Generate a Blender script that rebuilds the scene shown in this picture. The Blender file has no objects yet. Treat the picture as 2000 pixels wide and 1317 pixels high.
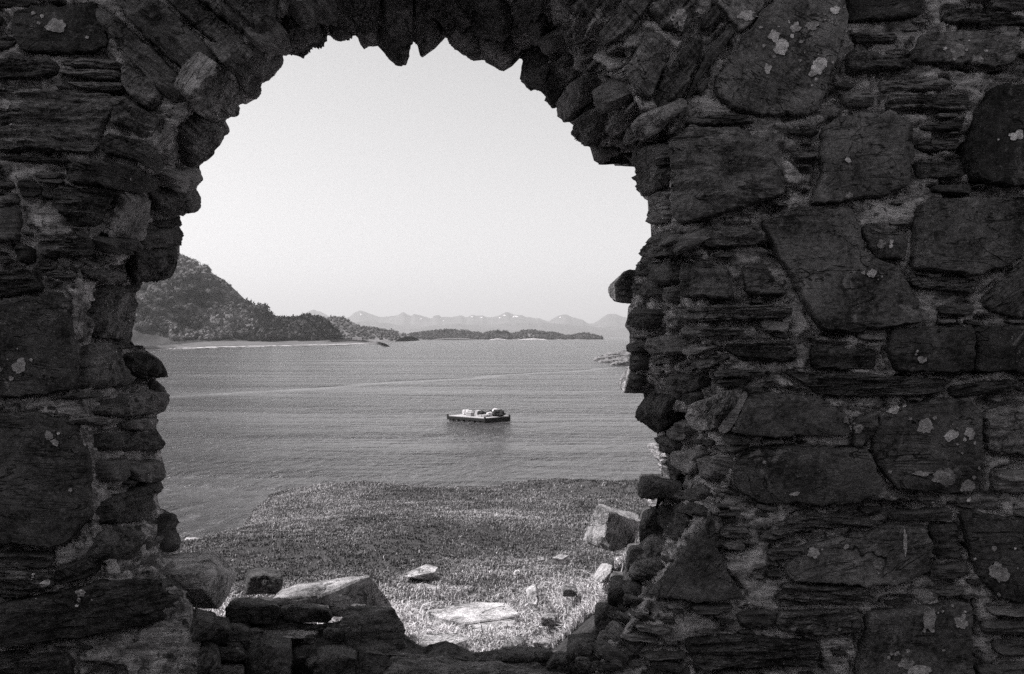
import bpy, bmesh, math, random
import numpy as np
from mathutils import Vector, noise, Matrix
R = math.radians
rng = np.random.default_rng(7)
random.seed(7)
sc = bpy.context.scene
C = sc.collection
F = 1944.0            # focal length in photo pixels (2000 px wide frame)
EYE = 9.0             # eye height above the sea

# ------------------------------------------------------------------ camera, sky, sun, exposure
cam = bpy.data.objects.new('camera', bpy.data.cameras.new('camera')); C.objects.link(cam)
cam.location = (0, 0, EYE); cam.rotation_euler = (R(90), 0, 0)
cam.data.sensor_width = 36; cam.data.lens = 36 * F / 2000
cam.data.clip_start = 0.05; cam.data.clip_end = 120000
sc.camera = cam
SUN_EL, SUN_AZ = 51.0, 5.5      # azimuth: degrees beyond the wall plane, from the left
sd = Vector((-math.cos(R(SUN_EL)) * math.cos(R(SUN_AZ)), math.cos(R(SUN_EL)) * math.sin(R(SUN_AZ)), math.sin(R(SUN_EL))))
w = bpy.data.worlds.new('World'); sc.world = w; w.use_nodes = True
nt = w.node_tree; nt.nodes.clear()
sky = nt.nodes.new('ShaderNodeTexSky'); sky.sky_type = 'NISHITA'; sky.sun_disc = False
sky.sun_elevation = R(SUN_EL); sky.sun_rotation = math.atan2(sd.x, sd.y)
sky.air_density = 1.0; sky.dust_density = 1.2; sky.ozone_density = 1.0; sky.altitude = 10
mixc = nt.nodes.new('ShaderNodeSeparateColor'); comb = nt.nodes.new('ShaderNodeCombineColor')
# black-and-white film: the blue-sensitive mix of the sky's three channels
def wmath(op, a, b):
    n = nt.nodes.new('ShaderNodeMath'); n.operation = op
    for i, v in enumerate((a, b)):
        if isinstance(v, (int, float)): n.inputs[i].default_value = v
        else: nt.links.new(v, n.inputs[i])
    return n.outputs[0]
nt.links.new(sky.outputs[0], mixc.inputs[0])
g = wmath('ADD', wmath('ADD', wmath('MULTIPLY', mixc.outputs[0], .30), wmath('MULTIPLY', mixc.outputs[1], .40)), wmath('MULTIPLY', mixc.outputs[2], .30))
nt.links.new(g, comb.inputs[0]); nt.links.new(wmath('MULTIPLY', g, .992), comb.inputs[1]); nt.links.new(g, comb.inputs[2])
bg = nt.nodes.new('ShaderNodeBackground'); bg.inputs[1].default_value = 0.108
wo = nt.nodes.new('ShaderNodeOutputWorld')
nt.links.new(comb.outputs[0], bg.inputs[0]); nt.links.new(bg.outputs[0], wo.inputs[0])
sl = bpy.data.lights.new('sun', 'SUN'); sl.energy = 3.8; sl.angle = R(.5); sl.color = (1, .985, .985)
sun = bpy.data.objects.new('sun', sl); C.objects.link(sun)
sun.rotation_euler = sd.to_track_quat('Z', 'Y').to_euler()
sc.view_settings.view_transform = 'Standard'; sc.view_settings.look = 'None'
sc.view_settings.exposure = 0.88; sc.view_settings.gamma = 1
sc.render.engine = 'CYCLES'
sc.cycles.use_denoising = False
sc.cycles.sample_clamp_indirect = 3; sc.cycles.sample_clamp_direct = 2.2; sc.cycles.max_bounces = 5; sc.cycles.volume_bounces = 0; sc.cycles.diffuse_bounces = 3

# ------------------------------------------------------------------ helpers
def P(px, py, d): return Vector(((px - 1000) / F * d, d, EYE - (py - 658.5) / F * d))
def link_mesh(name, verts, faces, mat, parent=None, smooth=False):
    me = bpy.data.meshes.new(name); me.from_pydata([tuple(v) for v in verts], [], faces)
    o = bpy.data.objects.new(name, me); C.objects.link(o)
    if mat: me.materials.append(mat)
    if smooth: me.polygons.foreach_set('use_smooth', [True] * len(me.polygons))
    if parent: o.parent = parent
    return o
def np_mesh(name, V, Fq, mat, parent=None, smooth=False):
    """V (n,3), Fq (m,k) numpy"""
    me = bpy.data.meshes.new(name); k = Fq.shape[1]
    me.vertices.add(len(V)); me.vertices.foreach_set('co', np.ascontiguousarray(V, np.float32).ravel())
    me.loops.add(Fq.size); me.loops.foreach_set('vertex_index', np.ascontiguousarray(Fq, np.int32).ravel())
    me.polygons.add(len(Fq)); me.polygons.foreach_set('loop_start', np.arange(len(Fq), dtype=np.int32) * k)
    me.polygons.foreach_set('use_smooth', np.full(len(Fq), smooth))
    me.update(calc_edges=True); me.validate()
    o = bpy.data.objects.new(name, me); C.objects.link(o)
    if mat: me.materials.append(mat)
    if parent: o.parent = parent
    return o
def tag(o, label=None, cat=None, group=None, kind=None):
    if label: o['label'] = label
    if cat: o['category'] = cat
    if group: o['group'] = group
    if kind: o['kind'] = kind
    return o
def empty(name, loc=(0, 0, 0)):
    o = bpy.data.objects.new(name, None); C.objects.link(o); o.location = loc; o.empty_display_size = .1
    return o
def fbm(v, o=4): return noise.fractal(v, 1.0, 2.0, o)     # about -1..1
# cheap vectorised value noise for numpy arrays
_perm = rng.random((64, 64, 64))
def vnoise(p):
    i = np.floor(p).astype(int); f = p - i; f = f * f * (3 - 2 * f)
    r = 0
    for a in (0, 1):
        for b in (0, 1):
            for c in (0, 1):
                wgt = np.where(a, f[..., 0], 1 - f[..., 0]) * np.where(b, f[..., 1], 1 - f[..., 1]) * np.where(c, f[..., 2], 1 - f[..., 2])
                r = r + wgt * _perm[(i[..., 0] + a) % 64, (i[..., 1] + b) % 64, (i[..., 2] + c) % 64]
    return r * 2 - 1
def vfbm(p, o=4):
    r = 0; a = .5; t = 0
    for k in range(o): r = r + a * vnoise(p * 2 ** k + 17.3 * k); t += a; a *= .55
    return r / t
def sstep(a, b, x):
    t = np.clip((x - a) / (b - a), 0, 1); return t * t * (3 - 2 * t)

# ------------------------------------------------------------------ materials
class NT:
    def __init__(s, name, rough=.9, spec=.3):
        s.m = bpy.data.materials.new(name); s.m.use_nodes = True; s.t = s.m.node_tree
        s.b = s.t.nodes['Principled BSDF']; s.b.inputs['Roughness'].default_value = rough
        s.b.inputs['Specular IOR Level'].default_value = spec
        s.out = s.t.nodes['Material Output']
    def n(s, ty, **kw):
        n = s.t.nodes.new(ty)
        for k, v in kw.items(): setattr(n, k, v)
        return n
    def l(s, a, b): s.t.links.new(a, b)
    def val(s, sock, v):
        if isinstance(v, (int, float, tuple)): sock.default_value = v
        else: s.l(v, sock)
    def math(s, op, a, b=0.0, c=None, clamp=False):
        n = s.n('ShaderNodeMath', operation=op); n.use_clamp = clamp
        s.val(n.inputs[0], a); s.val(n.inputs[1], b)
        if c is not None: s.val(n.inputs[2], c)
        return n.outputs[0]
    def noise(s, vec, scale, detail=6, rough=.6, dist=0.0):
        n = s.n('ShaderNodeTexNoise'); s.l(vec, n.inputs['Vector'])
        n.inputs['Scale'].default_value = scale; n.inputs['Detail'].default_value = detail
        n.inputs['Roughness'].default_value = rough; n.inputs['Distortion'].default_value = dist
        return n.outputs['Fac']
    def ramp(s, fac, stops):
        n = s.n('ShaderNodeValToRGB'); s.l(fac, n.inputs[0]); e = n.color_ramp.elements
        while len(e) < len(stops): e.new(.5)
        for el, (p, v) in zip(e, stops): el.position = p; el.color = (v, v, v, 1)
        return n.outputs[0]
    def maprange(s, v, a, b, c, d, smooth=False):
        n = s.n('ShaderNodeMapRange'); s.l(v, n.inputs[0])
        if smooth: n.interpolation_type = 'SMOOTHSTEP'
        for i, x in enumerate((a, b, c, d)): n.inputs[i + 1].default_value = x
        return n.outputs[0]
    def mapping(s, vec, scale=(1, 1, 1), rot=(0, 0, 0)):
        n = s.n('ShaderNodeMapping'); s.l(vec, n.inputs[0]); n.inputs['Scale'].default_value = scale
        n.inputs['Rotation'].default_value = rot; return n.outputs[0]
    def gray(s, v, tint=(1.0, .965, .985)):
        n = s.n('ShaderNodeCombineColor')
        for i in range(3): s.l(s.math('MULTIPLY', v, tint[i]), n.inputs[i])
        s.l(n.outputs[0], s.b.inputs['Base Color'])
    def bump(s, h, dist, strength=1.0, prev=None):
        n = s.n('ShaderNodeBump'); n.inputs['Strength'].default_value = strength; n.inputs['Distance'].default_value = dist
        s.l(h, n.inputs['Height'])
        if prev is not None: s.l(prev, n.inputs['Normal'])
        s.l(n.outputs[0], s.b.inputs['Normal']); return n.outputs[0]
    def co(s): return s.n('ShaderNodeTexCoord').outputs['Object']
    def objcol(s):
        oi = s.n('ShaderNodeObjectInfo'); sp = s.n('ShaderNodeSeparateColor'); s.l(oi.outputs['Color'], sp.inputs[0])
        return sp.outputs[0], sp.outputs[1], sp.outputs[2], oi.outputs['Alpha'], oi.outputs['Random']

def stone_mat(name, base=.1, weather=True):
    """object colour: R = tone, G = how layered the stone is, B = lichen speckle, A = bedding angle / 360"""
    t = NT(name, .86, .25); co = t.co(); tone, lay, speck, ang, rnd = t.objcol()
    rot = t.n('ShaderNodeVectorRotate', rotation_type='Y_AXIS'); t.l(co, rot.inputs[0])
    t.l(t.math('MULTIPLY', ang, 2 * math.pi), rot.inputs['Angle'])
    off = t.n('ShaderNodeVectorMath', operation='ADD'); t.l(rot.outputs[0], off.inputs[0])
    cx = t.n('ShaderNodeCombineXYZ'); t.l(t.math('MULTIPLY', rnd, 40.), cx.inputs[0]); t.l(t.math('MULTIPLY', rnd, 17.), cx.inputs[2]); t.l(cx.outputs[0], off.inputs[1])
    v = off.outputs[0]
    big = t.noise(v, 7, 5, .6, .4)
    fine = t.noise(v, 70, 8, .75)
    st = t.noise(t.mapping(v, (9, 9, 95)), 1.0, 7, .68, .6)
    st2 = t.noise(t.mapping(v, (26, 26, 330)), 1.0, 5, .7)
    f = t.math('ADD', t.maprange(big, .34, .66, .35, 1.65), t.math('MULTIPLY', t.math('SUBTRACT', fine, .5), 4.2))
    lf = t.math('ADD', t.maprange(st, .35, .65, .5, 1.5), t.math('MULTIPLY', t.math('SUBTRACT', st2, .5), 1.2))
    mx = t.n('ShaderNodeMix'); t.l(lay, mx.inputs[0]); t.l(f, mx.inputs[2]); t.l(t.math('MULTIPLY', f, lf), mx.inputs[3])
    col = t.math('MULTIPLY', t.math('MULTIPLY', tone, base), t.math('MAXIMUM', mx.outputs[0], .22))
    # pale crusty weathering and fine lichen specks
    pat = t.maprange(t.noise(v, 13, 7, .72, .8), .585, .66, 0, 1, True)
    vo = t.n('ShaderNodeTexVoronoi'); vo.inputs['Scale'].default_value = 95; t.l(v, vo.inputs['Vector'])
    sp = t.math('MULTIPLY', t.math('LESS_THAN', vo.outputs['Distance'], .2), t.math('GREATER_THAN', t.noise(v, 22, 3), .56))
    cover = t.math('MAXIMUM', t.math('MULTIPLY', pat, t.math('MULTIPLY', t.math('ADD', speck, .2), .75)), t.math('MULTIPLY', sp, t.math('MULTIPLY', speck, .9)), clamp=True)
    m2 = t.n('ShaderNodeMix'); t.l(cover, m2.inputs[0]); t.l(col, m2.inputs[2]); m2.inputs[3].default_value = .38
    # hairline cracks, mostly along the bedding, and thin pale seams
    def line(vec, sc_, wdt, dist=1.2):
        q = t.math('ABSOLUTE', t.math('SUBTRACT', t.noise(vec, sc_, 4, .62, dist), .5)); return t.maprange(q, 0, wdt, 1, 0, True)
    ck1 = t.math('MULTIPLY', line(t.mapping(v, (2.2, 2.2, 13)), 1.4, .014), t.maprange(t.noise(v, 6, 3), .42, .55, 0, 1, True))
    ck2 = t.math('MULTIPLY', line(v, 3.1, .006, .6), t.maprange(t.noise(v, 4, 2), .5, .6, 0, .8, True))
    ck = t.math('MAXIMUM', ck1, ck2)
    seam = t.math('MULTIPLY', line(t.mapping(v, (3, 3, 26)), 1.6, .012), t.math('MULTIPLY', t.maprange(t.noise(v, 9, 4), .47, .58, 0, .9, True), t.math('ADD', lay, .2)))
    m3 = t.n('ShaderNodeMix'); t.l(seam, m3.inputs[0]); t.l(m2.outputs[0], m3.inputs[2]); m3.inputs[3].default_value = .42
    fin = t.math('MULTIPLY', m3.outputs[0], t.math('SUBTRACT', 1.0, t.math('MULTIPLY', ck, .85)))
    t.gray(fin)
    h = t.math('ADD', t.math('MULTIPLY', ck, -1.6), t.math('MULTIPLY', t.noise(v, 38, 10, .75), 1.0))
    h = t.math('ADD', h, t.math('MULTIPLY', t.math('MULTIPLY', t.math('ADD', st, t.math('MULTIPLY', st2, .5)), lay), 1.3))
    t.bump(h, .03, 1.0)
    return t.m
M = {}
M['stone'] = stone_mat('dark schist', .14)
def mortar_mat():
    t = NT('lime mortar', .95, .15); v = t.co()
    a = t.noise(v, 9, 8, .68, .6); b = t.noise(v, 55, 8, .75); c = t.noise(t.mapping(v, (12, 12, 60)), 1, 6, .7, .4)
    f = t.math('ADD', t.math('MULTIPLY', t.maprange(a, .36, .56, .18, .95), t.maprange(c, .38, .56, .5, 1.15)), t.math('MULTIPLY', t.math('SUBTRACT', b, .5), .7))
    pit = t.maprange(t.noise(v, 42, 5, .7, .5), .38, .44, .25, 1, True); t.gray(t.math('MULTIPLY', t.math('MAXIMUM', f, .045), pit))
    h = t.math('ADD', t.math('ADD', t.noise(v, 28, 10, .78), t.math('MULTIPLY', c, .8)), t.math('MULTIPLY', t.noise(v, 160, 4, .6), .35)); t.bump(h, .045, 1.0)
    return t.m
M['mortar'] = mortar_mat()
def simple(name, lo, hi, scale, bumpd=.01, rough=.9, stretch=(1, 1, 1), detail=8):
    t = NT(name, rough, .25); v = t.mapping(t.co(), stretch); a = t.noise(v, scale, detail, .7)
    t.gray(t.maprange(a, .3, .7, lo, hi)); t.bump(t.noise(v, scale * 3, 8, .72), bumpd, .8)
    return t.m
def lichen_mat():
    t = NT('pale lichen crust', .95, .1); v = t.co(); oi = t.n('ShaderNodeObjectInfo')
    g_ = t.math('MULTIPLY', t.maprange(t.noise(v, 60, 8, .75), .34, .62, .2, .85), t.maprange(oi.outputs['Random'], 0, 1, .5, 1.15)); t.gray(g_); t.bump(t.noise(v, 160, 6, .7), .01, 1.); return t.m
M['lichen'] = lichen_mat()
M['pale_stone'] = simple('weathered pale slab', .30, .52, 14, .02, .9, (1, 1, 2.5))
M['wood_trunk'] = simple('bark', .04, .1, 4)
M['snow'] = simple('snow', .8, .9, .01)

# ------------------------------------------------------------------ the wall: traced outlines (photo pixels)
SIL_L = [(874,69),(850,95),(826,112),(821,110),(817,90),(813,82),(807,80),(802,86),(797,97),(797,117),(793,128),(775,127),(762,117),(747,100),(733,85),(730,92),(720,90),(711,97),(704,87),(700,75),(690,66),(687,71),(676,74),(675,80),(660,81),(650,73),(643,68),(630,71),(617,80),(600,88),(593,100),(587,105),(572,103),(560,99),(551,101),(550,110),(554,120),(542,134),(525,155),(515,162),(507,160),(509,170),(503,187),(495,195),(478,203),(464,199),(466,210),(458,224),(437,231),(447,250),(434,259),(427,277),(402,294),(392,310),(389,327),(397,352),(382,366),(392,389),(381,409),(359,414),(349,424),(349,440),(356,453),(351,473),(351,493),(344,520),(334,540),(301,545),(277,550),(275,562),(262,576),(267,582),(255,664),(247,677),(284,679),(284,684),(300,694),(316,707),(329,737),(284,740),(300,743),(321,756),(329,771),(326,786),(321,804),(302,812),(310,821),(304,837),(316,854),(320,871),(314,880),(316,894),(322,914),(322,934),(309,945),(319,952),(307,967),(311,991),(331,1001),(352,1021),(339,1027),(351,1057),(351,1085)]
SIL_R = [(874,69),(882,90),(894,99),(914,104),(924,119),(944,117),(968,129),(983,140),(1000,130),(1024,105),(1015,155),(1025,162),(1028,172),(1055,173),(1068,184),(1063,197),(1087,211),(1095,207),(1099,227),(1117,243),(1124,247),(1122,257),(1132,267),(1152,287),(1160,314),(1172,321),(1184,317),(1195,304),(1240,300),(1247,325),(1250,337),(1249,354),(1240,364),(1259,389),(1265,391),(1267,421),(1271,440),(1272,472),(1260,482),(1249,497),(1257,505),(1245,515),(1242,527),(1236,560),(1232,593),(1227,600),(1225,622),(1220,637),(1230,650),(1229,662),(1234,667),(1222,675),(1232,687),(1230,717),(1228,751),(1240,768),(1264,769),(1249,791),(1249,811),(1264,831),(1285,846),(1282,862),(1285,885),(1290,905),(1300,922),(1306,940),(1294,972),(1294,984),(1280,994),(1282,1008),(1272,1012),(1276,1040),(1254,1048),(1250,1075),(1250,1092),(1226,1104),(1222,1140),(1206,1150),(1210,1180),(1188,1192),(1186,1225),(1168,1240),(1160,1280),(1150,1340)]
SIL = SIL_L[::-1] + SIL_R[1:]                       # from the bottom left over the arch to the bottom right
OPEN_B = SIL + [(1150, 1365), (420, 1365), (400, 1250), (375, 1180)]
EDGE_A = [(420,1365),(395,1250),(370,1150),(240,1120),(190,1050),(183,900),(162,770),(152,660),(150,560),(182,480),(190,400),(240,365),(300,300),(345,230),(385,192),(430,130),(490,80),(560,20),(640,-50),(740,-105),(880,-130),(1020,-110),(1130,-20),(1200,80),(1240,180),(1285,250),(1310,265),(1312,340),(1318,440),(1370,500),(1372,600),(1380,680),(1405,740),(1420,800),(1425,860),(1435,900),(1395,985),(1320,1090),(1270,1170),(1190,1260),(1110,1365)]
D0, D1, D2 = 3.0, 3.72, 3.80
GX0, GX1, GY0, GY1, GS = -1000, 3000, -900, 1852, 4
nx = (GX1 - GX0) // GS + 1; ny = (GY1 - GY0) // GS + 1
gx, gy = np.meshgrid(GX0 + GS * np.arange(nx), GY0 + GS * np.arange(ny))     # (ny,nx)
gx = gx.astype(float); gy = gy.astype(float)
def seg_dist(X, Y, poly, want_pt=False):
    best = np.full(X.shape, 1e9); bx = np.zeros(X.shape); by = np.zeros(X.shape)
    for (x0, y0), (x1, y1) in zip(poly[:-1], poly[1:]):
        dx, dy = x1 - x0, y1 - y0; L = dx * dx + dy * dy + 1e-9
        t = np.clip(((X - x0) * dx + (Y - y0) * dy) / L, 0, 1); qx = x0 + t * dx; qy = y0 + t * dy
        d = np.hypot(X - qx, Y - qy); m = d < best
        best = np.where(m, d, best); bx = np.where(m, qx, bx); by = np.where(m, qy, by)
    return (best, bx, by) if want_pt else best
def inside(X, Y, poly):
    r = np.zeros(X.shape, bool)
    for (x0, y0), (x1, y1) in zip(poly, poly[1:] + poly[:1]):
        if y0 == y1: continue
        c = ((y0 > Y) != (y1 > Y)) & (X < (x1 - x0) * (Y - y0) / (y1 - y0) + x0); r ^= c
    return r
SILc = SIL + [(1150, 1365)]
dB, bX, bY = seg_dist(gx, gy, OPEN_B + OPEN_B[:1], True)
dA = seg_dist(gx, gy, EDGE_A)
inA = inside(gx, gy, EDGE_A); inB = inside(gx, gy, OPEN_B)
sfrac = np.where(inA | inB, dA / (dA + np.where(inB, 0, dB) + 1e-6), 0); sfrac = np.where(inB, 1, sfrac)
# round the arris a little
Dmap = D0 + (D1 - D0) * sfrac
for _ in range(3):
    Pd = np.pad(Dmap, 1, mode='edge'); Dmap = (Pd[:-2, 1:-1] + Pd[2:, 1:-1] + Pd[1:-1, :-2] + Pd[1:-1, 2:] + 2 * Dmap) / 6
# the splay of the face: large slow undulation of the old wall
Dmap = Dmap + .03 * vfbm(np.stack([gx / 330, gy / 330, gx * 0], -1), 3)
def Dat(px, py):
    u = np.clip((np.asarray(px, float) - GX0) / GS, 0, nx - 1.001); v = np.clip((np.asarray(py, float) - GY0) / GS, 0, ny - 1.001)
    i = u.astype(int); j = v.astype(int); fu = u - i; fv = v - j
    return (Dmap[j, i] * (1 - fu) + Dmap[j, i + 1] * fu) * (1 - fv) + (Dmap[j + 1, i] * (1 - fu) + Dmap[j + 1, i + 1] * fu) * fv
def Pn(px, py, d): return np.stack([(px - 1000) / F * d, d, EYE - (py - 658.5) / F * d], -1)
def nrm(px, py, e=10.):
    a = Pn(px + e, py, Dat(px + e, py)) - Pn(px - e, py, Dat(px - e, py)); b = Pn(px, py + e, Dat(px, py + e)) - Pn(px, py - e, Dat(px, py - e))
    n = np.cross(b, a); n /= np.linalg.norm(n, axis=-1, keepdims=True) + 1e-9
    s = np.sign(np.sum(n * Pn(px, py, np.ones_like(px)) * np.array([1, 1, 1]), -1, keepdims=True) - n[..., 2:3] * EYE)
    return -n * np.where(s == 0, 1, s)

wall = empty('ruined_stone_wall', (0, 3.4, EYE - 1.8))
tag(wall, 'dark rubble stone ruin wall pierced by a ragged round-arched opening', 'stone wall')
def wparent(o):
    o.parent = wall; o.matrix_parent_inverse = Matrix.Translation((0, -3.4, -(EYE - 1.8))); return o

# mortared core: front face, reveals, back face, closed at the opening's edge
def build_core():
    so = stone_occ.copy()
    for _ in range(2):
        q = np.pad(so, 1); so = q[:-2, 1:-1] | q[2:, 1:-1] | q[1:-1, :-2] | q[1:-1, 2:] | so
    edge = (so & ~stone_occ).astype(float); q = np.pad(edge, 1); edge = (q[:-2, 1:-1] + q[2:, 1:-1] + q[1:-1, :-2] + q[1:-1, 2:] + 4 * edge) / 8 * 1.6
    cell = ~(inB[:-1, :-1] & inB[1:, :-1] & inB[:-1, 1:] & inB[1:, 1:])
    # snap the vertices that ring the opening onto the traced silhouette
    keep = np.zeros((ny, nx), bool)
    keep[:-1, :-1] |= cell; keep[1:, :-1] |= cell; keep[:-1, 1:] |= cell; keep[1:, 1:] |= cell
    ring = keep & inB
    X = np.where(ring, bX, gx); Y = np.where(ring, bY, gy)
    D = Dat(X, Y); P3 = Pn(X, Y, D); Nn = nrm(X, Y)
    q = P3.copy(); q[..., 1] = P3[..., 1]
    n1 = vfbm(q * 9, 4); n2 = vfbm(q * np.array([5., 5., 14.]) + 31, 4); n3 = vfbm(q * np.array([12., 12., 50.]) + 5, 3)
    h = .004 + .014 * n1 + .012 * n3 - .05 * sstep(.24, .46, n2)
    h = h - .032 * np.clip(edge, 0, 1) * sstep(-.12, .16, vfbm(q * 16 + 77, 3)) - .01 * stone_occ
    h = h * np.clip(dB / 16, .2, 1.) * np.where(ring, 0, 1.)
    P3 = P3 + Nn * h[..., None]
    back = Pn(X, Y, np.full_like(X, D2)); back[..., 1] += .02 * n1
    idx = np.arange(ny * nx).reshape(ny, nx)
    a, b, c, d = idx[:-1, :-1][cell], idx[:-1, 1:][cell], idx[1:, 1:][cell], idx[1:, :-1][cell]
    f1 = np.stack([a, d, c, b], 1); N = ny * nx; f2 = np.stack([a, b, c, d], 1) + N
    cp = np.pad(cell, 1, constant_values=False)
    sides = []
    for dj, di, e0, e1 in ((-1, 0, (0, 0), (0, 1)), (1, 0, (1, 1), (1, 0)), (0, -1, (1, 0), (0, 0)), (0, 1, (0, 1), (1, 1))):
        nb = cp[1 + dj:1 + dj + cell.shape[0], 1 + di:1 + di + cell.shape[1]]
        j, i = np.nonzero(cell & ~nb)
        p = idx[j + e0[0], i + e0[1]]; q2 = idx[j + e1[0], i + e1[1]]
        sides.append(np.stack([p, q2, q2 + N, p + N], 1))
    Fc = np.concatenate([f1, f2] + sides); V = np.concatenate([P3.reshape(-1, 3), back.reshape(-1, 3)])
    used = np.zeros(len(V), bool); used[Fc.ravel()] = True; rm = np.cumsum(used) - 1
    o = np_mesh('mortar', V[used], rm[Fc], M['mortar'], smooth=True); wparent(o)

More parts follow.
